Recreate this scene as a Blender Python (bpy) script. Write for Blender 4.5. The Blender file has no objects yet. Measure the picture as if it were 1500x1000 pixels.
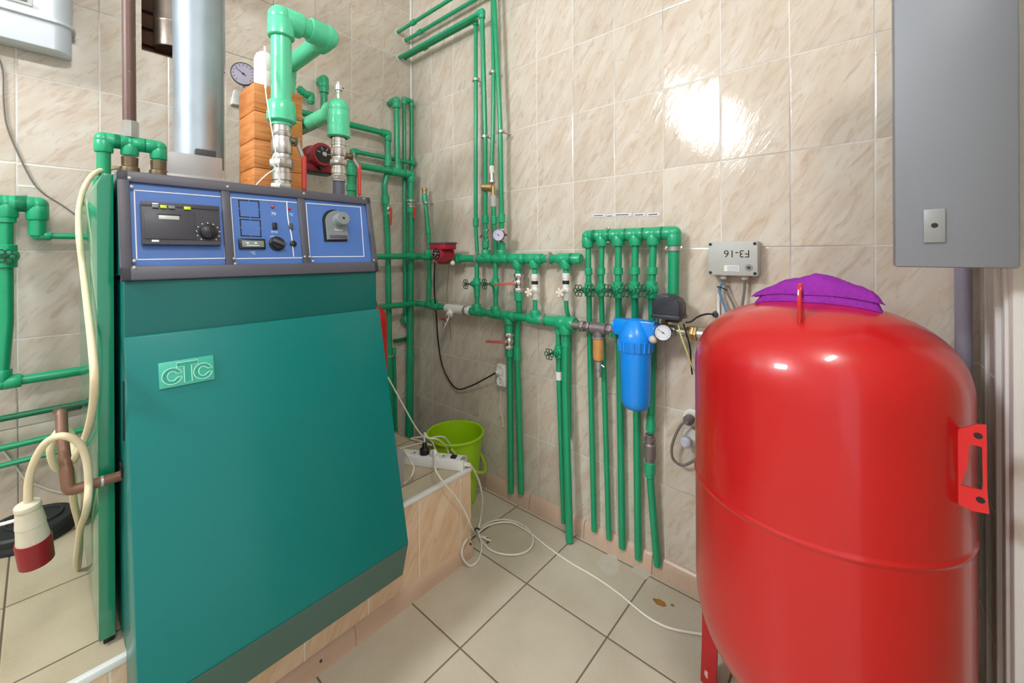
import bpy, bmesh, math, random
from mathutils import Vector, Matrix, Quaternion, noise

S = bpy.context.scene
COL = S.collection
rnd = random.Random(7)
V = Vector
PI = math.pi

# ---------------------------------------------------------------- camera
# World: origin in the room corner on the floor, wall_back is Y = 0, wall_right is X = 0 (room at X < 0, Y < 0).
FPX, CXP, CYP = 599.6, 750.5, 372.8
CAM = V((-1.5501, -2.1813, 1.225))
_yaw, _roll = 0.8574, -0.005
FW = V((math.sin(_yaw), math.cos(_yaw), 0))
_r0 = V((math.cos(_yaw), -math.sin(_yaw), 0)); _u0 = V((0, 0, 1))
RT = _r0 * math.cos(_roll) + _u0 * math.sin(_roll)
UP = -_r0 * math.sin(_roll) + _u0 * math.cos(_roll)
cd = bpy.data.cameras.new('camera'); cam = bpy.data.objects.new('camera', cd); COL.objects.link(cam)
cd.sensor_width = 36; cd.lens = FPX / 1500 * 36
cd.shift_x = (750 - CXP) / 1500; cd.shift_y = (CYP - 500) / 1500
cd.clip_start = 0.02
m = Matrix((RT, UP, -FW)).transposed().to_4x4(); m.translation = CAM
cam.matrix_world = m
S.camera = cam

# ---------------------------------------------------------------- world, lamps, exposure
S.view_settings.view_transform = 'Standard'; S.view_settings.look = 'None'
S.view_settings.gamma = 1; S.view_settings.use_curve_mapping = False
S.view_settings.exposure = 0.20
S.cycles.use_denoising = True
w = bpy.data.worlds.new('world'); S.world = w; w.use_nodes = True
w.node_tree.nodes['Background'].inputs[0].default_value = (0.95, 0.97, 1.0, 1)
w.node_tree.nodes['Background'].inputs[1].default_value = 0.98

def area(name, loc, target, sx, sy, power, color):
    l = bpy.data.lights.new(name, 'AREA'); l.shape = 'RECTANGLE'; l.size = sx; l.size_y = sy
    l.energy = power; l.color = color
    o = bpy.data.objects.new(name, l); COL.objects.link(o); o.location = loc
    o.rotation_euler = (V(target) - V(loc)).to_track_quat('-Z', 'Y').to_euler()
    return o
area('window_daylight', (-3.14, -0.86, 2.66), (0, -1.2, 0.9), 0.62, 0.46, 44, (0.95, 0.97, 1.0))
area('ceiling_lamp_light', (-1.68, -2.62, 2.985), (-1.1, -0.7, 0.6), 0.5, 0.3, 30, (1.0, 0.96, 0.90))

# ---------------------------------------------------------------- pixel -> place
def ray(u, v): return RT * ((u - CXP) / FPX) + UP * ((CYP - v) / FPX) + FW
def PX(u, v, x): d = ray(u, v); return CAM + d * ((x - CAM.x) / d.x)
def PY(u, v, y): d = ray(u, v); return CAM + d * ((y - CAM.y) / d.y)
def PZ(u, v, z): d = ray(u, v); return CAM + d * ((z - CAM.z) / d.z)
def PA(u, v, off=0.05): return PY(u, v, -off)
def PB(u, v, off=0.05): return PX(u, v, -off)
def PP(u, v, o, n): d = ray(u, v); return CAM + d * ((o - CAM).dot(n) / d.dot(n))
def dep(p): return (p - CAM).dot(FW)
def on_back(u, x):      # helper for wall columns
    return PY(u, 373, 0).x

# ---------------------------------------------------------------- materials
MATS = {}
def nd(nt, t, **kw):
    n = nt.nodes.new(t)
    for k, v in kw.items():
        if k.startswith('i'):
            n.inputs[int(k[1:])].default_value = v
        else: setattr(n, k, v)
    return n
def math_n(nt, op, a, b=None):
    n = nt.nodes.new('ShaderNodeMath'); n.operation = op
    for i, x in enumerate((a, b)):
        if x is None: continue
        if isinstance(x, (int, float)): n.inputs[i].default_value = x
        else: nt.links.new(x, n.inputs[i])
    return n.outputs[0]
def mixc(nt, fac, a, b):
    n = nt.nodes.new('ShaderNodeMix'); n.data_type = 'RGBA'
    for sock, x in ((n.inputs[0], fac), (n.inputs[6], a), (n.inputs[7], b)):
        if isinstance(x, (int, float)): sock.default_value = x
        elif isinstance(x, tuple): sock.default_value = (x + (1,))[:4]
        else: nt.links.new(x, sock)
    return n.outputs[2]
def srgb(r, g, b):
    f = lambda c: (c / 255 / 12.92) if c / 255 <= 0.04045 else ((c / 255 + 0.055) / 1.055) ** 2.4
    return (f(r), f(g), f(b))

def mat(name, rgb, rough=0.4, metal=0.0, var=0.06, scale=18, bump=0.0, coat=0.0, bscale=60, spec=0.5, emit=None, wear=None):
    if name in MATS: return MATS[name]
    m = bpy.data.materials.new(name); m.use_nodes = True; nt = m.node_tree; b = nt.nodes['Principled BSDF']
    c = srgb(*rgb)
    tc = nt.nodes.new('ShaderNodeTexCoord')
    no = nd(nt, 'ShaderNodeTexNoise'); no.inputs['Scale'].default_value = scale; no.inputs['Detail'].default_value = 5
    nt.links.new(tc.outputs['Object'], no.inputs['Vector'])
    fac = math_n(nt, 'MULTIPLY', no.outputs['Fac'], 1.0)
    lo = tuple(x * (1 - var) for x in c); hi = tuple(min(1, x * (1 + var)) for x in c)
    colr = mixc(nt, fac, lo, hi)
    if wear:
        wn = nd(nt, 'ShaderNodeTexNoise'); wn.inputs['Scale'].default_value = wear[2]; wn.inputs['Detail'].default_value = 8
        nt.links.new(tc.outputs['Object'], wn.inputs['Vector'])
        rp = nt.nodes.new('ShaderNodeMapRange'); rp.inputs[1].default_value = wear[1]; rp.inputs[2].default_value = wear[1] + 0.06
        nt.links.new(wn.outputs['Fac'], rp.inputs[0])
        colr = mixc(nt, rp.outputs[0], colr, srgb(*wear[0]))
    nt.links.new(colr, b.inputs['Base Color'])
    rr = nt.nodes.new('ShaderNodeMapRange'); rr.inputs[3].default_value = max(0.02, rough - 0.06); rr.inputs[4].default_value = min(1, rough + 0.06)
    nt.links.new(no.outputs['Fac'], rr.inputs[0]); nt.links.new(rr.outputs[0], b.inputs['Roughness'])
    b.inputs['Metallic'].default_value = metal; b.inputs['Coat Weight'].default_value = coat
    b.inputs['Coat Roughness'].default_value = 0.08
    b.inputs['Specular IOR Level'].default_value = spec
    if bump:
        bn = nd(nt, 'ShaderNodeTexNoise'); bn.inputs['Scale'].default_value = bscale; bn.inputs['Detail'].default_value = 4
        nt.links.new(tc.outputs['Object'], bn.inputs['Vector'])
        bp = nt.nodes.new('ShaderNodeBump'); bp.inputs['Strength'].default_value = bump; bp.inputs['Distance'].default_value = 0.004
        nt.links.new(bn.outputs['Fac'], bp.inputs['Height']); nt.links.new(bp.outputs[0], b.inputs['Normal'])
    if emit:
        b.inputs['Emission Color'].default_value = c + (1,); b.inputs['Emission Strength'].default_value = emit
    MATS[name] = m; return m

def tile_mat(name, axis, tw, th, ow, oh, base, vein, pale, grout, rough, veined=True, gw=0.0016, tilt=0.012, dark_grout=0.0, wavy=.22):
    """Glazed tile grid laid in metres; axis names the horizontal and vertical coordinate, e.g. 'XZ'."""
    m = bpy.data.materials.new(name); m.use_nodes = True; nt = m.node_tree; b = nt.nodes['Principled BSDF']; L = nt.links.new
    tc = nt.nodes.new('ShaderNodeTexCoord'); sp = nt.nodes.new('ShaderNodeSeparateXYZ'); L(tc.outputs['Object'], sp.inputs[0])
    a = math_n(nt, 'DIVIDE', math_n(nt, 'SUBTRACT', sp.outputs[axis[0]], ow), tw)
    c = math_n(nt, 'DIVIDE', math_n(nt, 'SUBTRACT', sp.outputs[axis[1]], oh), th)
    def edge(x, s):
        f = math_n(nt, 'FRACT', x)
        return math_n(nt, 'MULTIPLY', math_n(nt, 'MINIMUM', f, math_n(nt, 'SUBTRACT', 1.0, f)), s)
    e = math_n(nt, 'MINIMUM', edge(a, tw), edge(c, th))
    g = nt.nodes.new('ShaderNodeMapRange'); g.inputs[1].default_value = gw * 0.8; g.inputs[2].default_value = gw * 1.3
    g.inputs[3].default_value = 1; g.inputs[4].default_value = 0; L(e, g.inputs[0])
    ids = nt.nodes.new('ShaderNodeCombineXYZ'); L(math_n(nt, 'FLOOR', a), ids.inputs[0]); L(math_n(nt, 'FLOOR', c), ids.inputs[1])
    wn = nt.nodes.new('ShaderNodeTexWhiteNoise'); wn.noise_dimensions = '3D'; L(ids.outputs[0], wn.inputs['Vector'])
    # pattern vector: the tile plane, shifted by a random amount in every tile
    pv = nt.nodes.new('ShaderNodeCombineXYZ'); L(sp.outputs[axis[0]], pv.inputs[0]); L(sp.outputs[axis[1]], pv.inputs[1])
    ofs = nt.nodes.new('ShaderNodeVectorMath'); ofs.operation = 'MULTIPLY_ADD'
    L(wn.outputs['Color'], ofs.inputs[0]); ofs.inputs[1].default_value = (5, 5, 5); L(pv.outputs[0], ofs.inputs[2])
    if veined:
        rot = nt.nodes.new('ShaderNodeVectorRotate'); rot.rotation_type = 'Z_AXIS'; rot.inputs['Angle'].default_value = veined if veined is not True else -0.95
        L(ofs.outputs[0], rot.inputs['Vector'])
        sc = nt.nodes.new('ShaderNodeVectorMath'); sc.operation = 'MULTIPLY'; sc.inputs[1].default_value = (10, 36, 1); L(rot.outputs[0], sc.inputs[0])
        n1 = nd(nt, 'ShaderNodeTexNoise'); n1.inputs['Scale'].default_value = 1; n1.inputs['Detail'].default_value = 6; n1.inputs['Roughness'].default_value = 0.6; n1.inputs['Distortion'].default_value = 1.5
        L(sc.outputs[0], n1.inputs['Vector'])
        r1 = nt.nodes.new('ShaderNodeMapRange'); r1.inputs[1].default_value = 0.50; r1.inputs[2].default_value = 0.74; L(n1.outputs['Fac'], r1.inputs[0])
        n2 = nd(nt, 'ShaderNodeTexNoise'); n2.inputs['Scale'].default_value = 0.55; n2.inputs['Detail'].default_value = 3; L(sc.outputs[0], n2.inputs['Vector'])
        r2 = nt.nodes.new('ShaderNodeMapRange'); r2.inputs[1].default_value = 0.35; r2.inputs[2].default_value = 0.65; L(n2.outputs['Fac'], r2.inputs[0])
        col = mixc(nt, r2.outputs[0], srgb(*pale), srgb(*base))
        col = mixc(nt, math_n(nt, 'MULTIPLY', r1.outputs[0], 0.62), col, srgb(*vein))
    else:
        n1 = nd(nt, 'ShaderNodeTexNoise'); n1.inputs['Scale'].default_value = 5; n1.inputs['Detail'].default_value = 7; L(ofs.outputs[0], n1.inputs['Vector'])
        n2 = nd(nt, 'ShaderNodeTexNoise'); n2.inputs['Scale'].default_value = 120; n2.inputs['Detail'].default_value = 2; L(ofs.outputs[0], n2.inputs['Vector'])
        r1 = nt.nodes.new('ShaderNodeMapRange'); r1.inputs[1].default_value = 0.3; r1.inputs[2].default_value = 0.7; L(n1.outputs['Fac'], r1.inputs[0])
        col = mixc(nt, r1.outputs[0], srgb(*vein), srgb(*base))
        col = mixc(nt, math_n(nt, 'MULTIPLY', n2.outputs['Fac'], 0.35), col, srgb(*pale))
    tv = nt.nodes.new('ShaderNodeMapRange'); tv.inputs[3].default_value = 0.94; tv.inputs[4].default_value = 1.04; L(wn.outputs['Value'], tv.inputs[0])
    hs = nt.nodes.new('ShaderNodeHueSaturation'); L(col, hs.inputs['Color']); L(tv.outputs[0], hs.inputs['Value'])
    gc = srgb(*grout)
    if dark_grout:
        gn = nd(nt, 'ShaderNodeTexNoise'); gn.inputs['Scale'].default_value = 1.7; L(tc.outputs['Object'], gn.inputs['Vector'])
        gr = nt.nodes.new('ShaderNodeMapRange'); gr.inputs[1].default_value = 0.5; gr.inputs[2].default_value = 0.62; L(gn.outputs['Fac'], gr.inputs[0])
        gcol = mixc(nt, math_n(nt, 'MULTIPLY', gr.outputs[0], dark_grout), gc, srgb(70, 62, 52))
    else: gcol = gc
    fin = mixc(nt, g.outputs[0], hs.outputs[0], gcol); L(fin, b.inputs['Base Color'])
    ro = nt.nodes.new('ShaderNodeMapRange'); ro.inputs[3].default_value = rough; ro.inputs[4].default_value = 0.8; L(g.outputs[0], ro.inputs[0]); L(ro.outputs[0], b.inputs['Roughness'])
    # every tile is set a hair out of plane; glaze is faintly wavy; joints are sunk
    ge = nt.nodes.new('ShaderNodeNewGeometry')
    sb = nt.nodes.new('ShaderNodeVectorMath'); sb.operation = 'SUBTRACT'; L(wn.outputs['Color'], sb.inputs[0]); sb.inputs[1].default_value = (.5, .5, .5)
    ma = nt.nodes.new('ShaderNodeVectorMath'); ma.operation = 'MULTIPLY_ADD'; L(sb.outputs[0], ma.inputs[0]); ma.inputs[1].default_value = (tilt,) * 3; L(ge.outputs['Normal'], ma.inputs[2])
    nz = nt.nodes.new('ShaderNodeVectorMath'); nz.operation = 'NORMALIZE'; L(ma.outputs[0], nz.inputs[0])
    hn = nd(nt, 'ShaderNodeTexNoise'); hn.inputs['Scale'].default_value = 26; hn.inputs['Detail'].default_value = 2; L(ofs.outputs[0], hn.inputs['Vector'])
    er = nt.nodes.new('ShaderNodeMapRange'); er.inputs[1].default_value = gw * 0.6; er.inputs[2].default_value = gw * 2.6; L(e, er.inputs[0])
    hh = math_n(nt, 'ADD', math_n(nt, 'MULTIPLY', er.outputs[0], 1.0), math_n(nt, 'MULTIPLY', (n1 if wavy > .3 else hn).outputs['Fac'], wavy))
    bp = nt.nodes.new('ShaderNodeBump'); bp.inputs['Strength'].default_value = 0.35; bp.inputs['Distance'].default_value = 0.002
    L(hh, bp.inputs['Height']); L(nz.outputs[0], bp.inputs['Normal']); L(bp.outputs[0], b.inputs['Normal'])
    MATS[name] = m; return m

WALLC = dict(base=(208, 194, 177), vein=(182, 153, 130), pale=(217, 209, 197), grout=(222, 220, 216))
T_back = tile_mat('wall_tile_back', 'XZ', .2, .3, 0, .046, rough=.14, veined=-0.85, dark_grout=.7, **WALLC)
T_right = tile_mat('wall_tile_right', 'YZ', .2, .3, 0, .046, rough=.08, veined=1.0, dark_grout=.5, tilt=.045, wavy=.9, **WALLC)
T_side = tile_mat('wall_tile_side', 'XZ', .2, .3, -.093, .046, rough=.10, base=(222, 210, 202), vein=(200, 176, 168), pale=(230, 224, 220), grout=(226, 223, 216))
T_floor = tile_mat('floor_tile', 'XY', .33, .33, -.036, -.889, (206, 197, 178), (186, 175, 154), (220, 213, 198), (118, 104, 88), .32, veined=False, gw=.0026, tilt=.004)
T_top = tile_mat('plinth_top_tile', 'XY', .30, .30, -1.61, -.06, (200, 186, 160), (176, 160, 132), (214, 204, 184), (96, 84, 68), .3, veined=False, gw=.002, tilt=.004)
T_front = tile_mat('plinth_front_tile', 'XZ', .2, .5, -.455, -.1, (222, 188, 152), (198, 154, 116), (232, 206, 176), (232, 222, 204), .2, veined=-1.05)
T_skirt = tile_mat('skirting_tile', 'XY', .3, .3, -.42, -.655, (206, 178, 158), (190, 160, 138), (218, 196, 178), (140, 112, 92), .3, veined=False, gw=.0012)

GREEN = mat('green_pipe_plastic', (26, 158, 110), .30, var=.10, scale=9, coat=.15)
GREENF = mat('green_fitting_plastic', (34, 168, 120), .33, var=.08, scale=14, coat=.15)
GREENL = mat('pale_green_fitting_plastic', (86, 205, 158), .28, var=.05, scale=12, coat=.2)
GREEND = mat('dark_green_pipe_plastic', (16, 112, 74), .34, var=.1, scale=9)
TEAL = mat('boiler_teal_enamel', (0, 118, 113), .30, var=.05, scale=3, spec=.32, coat=.08, bump=.03, bscale=400)
TEALD = mat('boiler_dark_teal_enamel', (2, 98, 92), .32, var=.05, scale=3, spec=.35, coat=.08, bump=.03, bscale=400)
TEALG = mat('boiler_grey_teal_edge', (62, 98, 88), .4, var=.05, scale=5)
PANELG = mat('side_panel_green_enamel', (16, 136, 100), .2, var=.05, scale=3, coat=.6)
CHAR = mat('charcoal_plastic', (84, 84, 94), .45, var=.08, scale=40)
BLACK = mat('black_plastic', (24, 25, 28), .4, var=.1, scale=40)
DKGREY = mat('dark_grey_plastic', (70, 74, 78), .5, var=.08, scale=30)
MIDGREY = mat('mid_grey_plastic', (128, 138, 140), .45, var=.08, scale=30)
BLUEP = mat('blue_panel', (76, 118, 190), .38, var=.05, scale=6, coat=.2)
WHITEL = mat('white_print', (235, 240, 245), .5, var=.01)
RED = mat('red_tank_enamel', (194, 18, 24), .30, var=.06, scale=5, coat=.45, bump=.015, bscale=6)
REDL = mat('red_lever_plastic', (206, 66, 58), .45, var=.08)
REDLD = mat('worn_red_lever_plastic', (196, 104, 92), .5, var=.12)
REDP = mat('pump_red_paint', (172, 36, 54), .42, var=.12, scale=30)
CHROME = mat('nickel_metal', (205, 202, 198), .30, metal=1, var=.12, scale=40)
STEEL = mat('dull_steel', (176, 174, 170), .35, metal=.55, var=.2, scale=30)
IRON = mat('grey_cast_iron', (140, 132, 132), .5, metal=.6, var=.2, scale=50)
BRASS = mat('brass', (190, 162, 116), .35, metal=.75, var=.15, scale=40)
BROWNB = mat('tarnished_brass', (122, 106, 84), .42, metal=.7, var=.2, scale=60)
GALV = mat('galvanised_flue_metal', (176, 188, 198), .48, metal=.75, var=.2, scale=9, bump=.06, bscale=30)
GALVD = mat('dark_flue_metal', (168, 156, 146), .35, metal=.85, var=.2, scale=14)
SHEET = mat('grey_sheet_metal', (176, 174, 176), .45, metal=.35, var=.08, scale=9)
BROWNP = mat('brown_painted_steel', (104, 76, 68), .45, var=.18, scale=22, wear=((136, 116, 108), .63, 30))
COPPER = mat('old_copper', (122, 88, 68), .45, metal=.15, var=.22, scale=25, wear=((170, 160, 148), .67, 40))
BRICK = mat('sooty_brown_brick', (104, 74, 58), .9, var=.5, scale=20, bump=.5, bscale=30)
CREAM = mat('cream_cable', (226, 212, 176), .5, var=.05)
WHITEP = mat('white_plastic', (236, 236, 232), .35, var=.03)
WHITEW = mat('white_enamel', (206, 214, 222), .3, var=.03, scale=5, coat=.2)
CABLEW = mat('white_cable', (226, 222, 208), .5, var=.04)
CABLEG = mat('grey_cable', (120, 118, 112), .5, var=.06)
CABLEK = mat('black_cable', (22, 24, 24), .45, var=.1)
CABLEB = mat('blue_cable', (96, 138, 176), .5, var=.05)
LIME = mat('lime_bucket_plastic', (166, 214, 20), .34, var=.05, scale=5, coat=.15)
BLUEF = mat('blue_filter_plastic', (20, 146, 250), .32, var=.05, scale=8, coat=.2)
PURPLE = mat('purple_microfibre', (150, 52, 168), .95, var=.22, scale=60, bump=.8, bscale=300, spec=.1)
GREYC = mat('grey_cabinet_paint', (132, 137, 146), .48, var=.04, scale=4, bump=.05, bscale=500, wear=((74, 76, 80), .74, 70))
GREYB = mat('junction_box_grey', (184, 188, 184), .5, var=.03)
PVC = mat('white_pvc_frame', (232, 234, 232), .3, var=.02)
BEIGE = mat('beige_door_leaf', (204, 190, 160), .45, var=.05, scale=4)
LILAC = mat('grey_lilac_painted_pipe', (150, 146, 164), .4, var=.14, scale=18, wear=((96, 90, 110), .66, 22))
CEIL = mat('white_ceiling_paint', (236, 234, 228), .8, var=.02)
RUBBER = mat('black_rubber', (34, 36, 40), .55, var=.15, scale=20)
PALE = mat('dial_white', (226, 228, 240), .4, var=.02)
LCD = mat('pale_lcd', (196, 204, 196), .3, var=.03)
YELLOW = mat('yellow_green_button', (206, 226, 50), .4, var=.03)
AMBER = mat('amber_strainer_cup', (212, 152, 84), .18, var=.15, scale=30, coat=.4)
TANP = mat('wood_skirting', (204, 174, 150), .4, var=.10, scale=8)
STAIN = mat('rust_stain', (164, 112, 48), .5, var=.25, scale=60)
GLUE = mat('yellowed_glue_stain', (206, 188, 146), .4, var=.1, scale=30)
INK = mat('black_ink', (30, 30, 34), .6, var=.02)
LAMP = mat('lamp_diffuser', (255, 250, 240), .5, var=.01, emit=3.0)

def wood_mat():
    m = bpy.data.materials.new('orange_stained_timber'); m.use_nodes = True; nt = m.node_tree; b = nt.nodes['Principled BSDF']; L = nt.links.new
    tc = nt.nodes.new('ShaderNodeTexCoord'); sc = nt.nodes.new('ShaderNodeVectorMath'); sc.operation = 'MULTIPLY'; sc.inputs[1].default_value = (5, 5, 60); L(tc.outputs['Object'], sc.inputs[0])
    n = nd(nt, 'ShaderNodeTexNoise'); n.inputs['Scale'].default_value = 1; n.inputs['Detail'].default_value = 6; n.inputs['Distortion'].default_value = 1.2; L(sc.outputs[0], n.inputs['Vector'])
    r = nt.nodes.new('ShaderNodeMapRange'); r.inputs[1].default_value = .35; r.inputs[2].default_value = .68; L(n.outputs['Fac'], r.inputs[0])
    c = mixc(nt, r.outputs[0], srgb(222, 146, 80), srgb(186, 108, 48)); L(c, b.inputs['Base Color']); b.inputs['Roughness'].default_value = .45
    return m
WOOD = wood_mat()

# ---------------------------------------------------------------- mesh building
class MB:
    def __init__(self, M=None): self.bm = bmesh.new(); self.M = M
    def T(self, p): return (self.M @ V(p)) if self.M is not None else V(p)
    def box(self, a, b, bev=0.0, seg=2):
        bm = self.bm; x0, y0, z0 = a; x1, y1, z1 = b
        vs = [bm.verts.new(self.T(p)) for p in ((x0,y0,z0),(x1,y0,z0),(x1,y1,z0),(x0,y1,z0),(x0,y0,z1),(x1,y0,z1),(x1,y1,z1),(x0,y1,z1))]
        fs = [bm.faces.new([vs[i] for i in q]) for q in ((0,3,2,1),(4,5,6,7),(0,1,5,4),(1,2,6,5),(2,3,7,6),(3,0,4,7))]
        if bev:
            es = list({e for f in fs for e in f.edges})
            bmesh.ops.bevel(bm, geom=es, offset=bev, segments=seg, profile=.5, affect='EDGES')
        return self
    def hexa(self, pts, bev=0.0):   # 8 corners in box order
        bm = self.bm; vs = [bm.verts.new(self.T(p)) for p in pts]
        fs = [bm.faces.new([vs[i] for i in q]) for q in ((0,3,2,1),(4,5,6,7),(0,1,5,4),(1,2,6,5),(2,3,7,6),(3,0,4,7))]
        if bev: bmesh.ops.bevel(bm, geom=list({e for f in fs for e in f.edges}), offset=bev, segments=2, profile=.5, affect='EDGES')
        return self
    def prism(self, poly, vec, bev=0.0):   # polygon of 3-D points pushed along vec
        bm = self.bm; vec = V(vec); n = len(poly)
        A = [bm.verts.new(self.T(p)) for p in poly]; B = [bm.verts.new(self.T(V(p) + vec)) for p in poly]
        fs = [bm.faces.new(A[::-1]), bm.faces.new(B)] + [bm.faces.new((A[i], A[(i+1)%n], B[(i+1)%n], B[i])) for i in range(n)]
        if bev: bmesh.ops.bevel(bm, geom=list({e for f in fs for e in f.edges}), offset=bev, segments=2, profile=.5, affect='EDGES')
        return self
    def rings(self, rings, cap=True, closed=False):
        bm = self.bm; R = [[bm.verts.new(p) for p in r] for r in rings]; k = len(R[0])
        pairs = list(zip(R, R[1:])) + ([(R[-1], R[0])] if closed else [])
        for a, b in pairs:
            for i in range(k): bm.faces.new((a[i], a[(i+1)%k], b[(i+1)%k], b[i]))
        if cap and not closed: bm.faces.new(R[0][::-1]); bm.faces.new(R[-1])
        return self
    def lathe(self, prof, o=(0,0,0), axis=(0,0,1), seg=24, cap=True, phase=0.0):   # profile [(radius, height)]
        o = V(o); ax = V(axis).normalized(); q = ax.to_track_quat('Z', 'Y'); ex = q @ V((1,0,0)); ey = q @ V((0,1,0))
        rs = []
        for r, h in prof:
            r = max(r, 1e-5)
            rs.append([self.T(o + ax*h + ex*(r*math.cos(2*PI*i/seg + phase)) + ey*(r*math.sin(2*PI*i/seg + phase))) for i in range(seg)])
        return self.rings(rs, cap)
    def cyl(self, a, b, r, seg=20, r2=None):
        a, b = V(a), V(b); h = (b - a).length
        return self.lathe([(r, 0), (r if r2 is None else r2, h)], a, b - a, seg)
    def cylb(self, a, b, r, bev, seg=24):
        a, b = V(a), V(b); h = (b - a).length
        return self.lathe([(r-bev, 0), (r, bev), (r, h-bev), (r-bev, h)], a, b - a, seg)
    def tube(self, pts, r, bend=0.0, seg=12, closed=False, smooth=0):
        P = [V(p) for p in pts]
        if smooth: P = catmull(P, smooth, closed)
        elif bend: P = fillet(P, bend)
        Q = [P[0]]
        for p in P[1:]:
            if (p - Q[-1]).length > 1e-5: Q.append(p)
        P = Q; n = len(P); T = []
        for i in range(n):
            if closed: t = P[(i+1)%n] - P[i-1]
            elif i == 0: t = P[1] - P[0]
            elif i == n-1: t = P[-1] - P[-2]
            else: t = (P[i+1]-P[i]).normalized() + (P[i]-P[i-1]).normalized()
            T.append(t.normalized() if t.length > 1e-9 else V((0,0,1)))
        u = T[0].orthogonal().normalized(); rs = []
        for i in range(n):
            if i:
                a = T[i-1].rotation_difference(T[i]); u = a @ u
            u = (u - T[i]*u.dot(T[i])).normalized(); v = T[i].cross(u)
            rr = r(i/(n-1)) if callable(r) else r
            rs.append([self.T(P[i] + u*(rr*math.cos(2*PI*k/seg)) + v*(rr*math.sin(2*PI*k/seg))) for k in range(seg)])
        return self.rings(rs, True, closed)
    def torus(self, c, axis, R, r, seg=28, k=8):
        ax = V(axis).normalized(); q = ax.to_track_quat('Z','Y'); c = V(c)
        pts = [c + q @ V((R*math.cos(2*PI*i/seg), R*math.sin(2*PI*i/seg), 0)) for i in range(seg)]
        return self.tube(pts, r, seg=k, closed=True)
    def sphere(self, c, r, sc=(1,1,1), seg=20, ring=12):
        c = V(c); rs = []
        for j in range(ring+1):
            t = PI*j/ring; rr = max(math.sin(t), 1e-4)
            rs.append([self.T(c + V((rr*math.cos(2*PI*i/seg)*sc[0], rr*math.sin(2*PI*i/seg)*sc[1], -math.cos(t)*sc[2]))*r) for i in range(seg)])
        return self.rings(rs, True)
    def build(self, name, mt, parent=None, flat=False, angle=38):
        bm = self.bm; bmesh.ops.remove_doubles(bm, verts=bm.verts, dist=1e-6)
        bmesh.ops.recalc_face_normals(bm, faces=bm.faces)
        if parent is not None:
            o0 = origin_of(parent)
            for v in bm.verts: v.co -= o0
        me = bpy.data.meshes.new(name); bm.to_mesh(me); bm.free()
        me.materials.append(mt)
        if not flat:
            me.shade_smooth(); me.set_sharp_from_angle(angle=math.radians(angle))
        o = bpy.data.objects.new(name, me); COL.objects.link(o)
        if parent is not None: o.parent = parent
        return o

def origin_of(o):
    v = V(o.location)
    while o.parent: o = o.parent; v += o.location
    return v
def fillet(P, rad):
    out = [P[0]]
    for a, b, c in zip(P, P[1:], P[2:]):
        d1 = a - b; d2 = c - b; l = min(rad, d1.length*.48, d2.length*.48)
        p = b + d1.normalized()*l; q = b + d2.normalized()*l
        for i in range(7):
            t = i/6; out.append(p*(1-t)**2 + b*(2*t*(1-t)) + q*t*t)
    out.append(P[-1]); return out
def catmull(P, k, closed=False):
    n = len(P); out = []
    g = (lambda i: P[i % n]) if closed else (lambda i: P[max(0, min(n-1, i))])
    for i in range(n if closed else n-1):
        a, b, c, d = g(i-1), g(i), g(i+1), g(i+2)
        for j in range(k):
            t = j/k
            out.append(.5*((2*b) + (c-a)*t + (2*a-5*b+4*c-d)*t*t + (3*b-3*c+d-a)*t**3))
    if not closed: out.append(P[-1])
    return out
def thing(name, label, cat, loc, group=None):
    o = bpy.data.objects.new(name, None); COL.objects.link(o); o.location = loc; o.empty_display_size = .05
    o['label'] = label; o['category'] = cat
    if group: o['group'] = group
    return o
def tag(o, label, cat, group=None, kind=None):
    o['label'] = label; o['category'] = cat
    if group: o['group'] = group
    if kind: o['kind'] = kind
    return o
def structure(o, label=None, cat=None):
    o['kind'] = 'structure'
    if label: o['label'] = label
    if cat: o['category'] = cat
    return o
def frame(o, ex, ey):
    ex = V(ex).normalized(); ey = (V(ey) - ex*V(ey).dot(ex)).normalized(); ez = ex.cross(ey)
    M = Matrix((ex, ey, ez)).transposed().to_4x4(); M.translation = V(o); return M
def text(name, body, size, M, mt, parent, extr=.0004, align='CENTER'):
    c = bpy.data.curves.new(name, 'FONT'); c.body = body; c.size = size; c.extrude = extr; c.align_x = align; c.align_y = 'CENTER'
    o = bpy.data.objects.new(name+'_curve', c); COL.objects.link(o)
    dg = bpy.context.evaluated_depsgraph_get(); me = bpy.data.meshes.new_from_object(o.evaluated_get(dg))
    bpy.data.objects.remove(o); bpy.data.curves.remove(c)
    o0 = origin_of(parent) if parent else V((0,0,0))
    for v in me.vertices: v.co = (M @ v.co) - o0
    me.materials.clear(); me.materials.append(mt)
    o = bpy.data.objects.new(name, me); COL.objects.link(o); o.parent = parent
    return o

# ---------------------------------------------------------------- setting
ZC = 3.05
b = MB()
b.box((-3.4, -3.3, -.1), (.15, .15, 0)); structure(b.build('floor', T_floor), 'beige square floor tiles with dark joints', 'floor')
HX0, HX1, HZ0, HZ1 = -1.281, -1.000, 2.049, 2.55
b = MB()
b.box((-3.4, 0, 0), (HX0, .15, ZC)); b.box((HX1, 0, 0), (.15, .15, ZC)); b.box((HX0, 0, 0), (HX1, .15, HZ0)); b.box((HX0, 0, HZ1), (HX1, .15, ZC))
structure(b.build('wall_back', T_back, flat=True), 'beige marbled tile wall behind the boiler', 'wall')
b = MB(); b.box((0, -2.6, 0), (.15, 0, ZC)); structure(b.build('wall_right', T_right, flat=True), 'beige marbled tile wall with the pipe manifolds', 'wall')
YC = -2.395
b = MB(); b.box((-.262, YC-.15, 0), (0, YC, ZC)); structure(b.build('wall_front', T_side, flat=True), 'narrow tile wall beside the red tank', 'wall')
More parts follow.
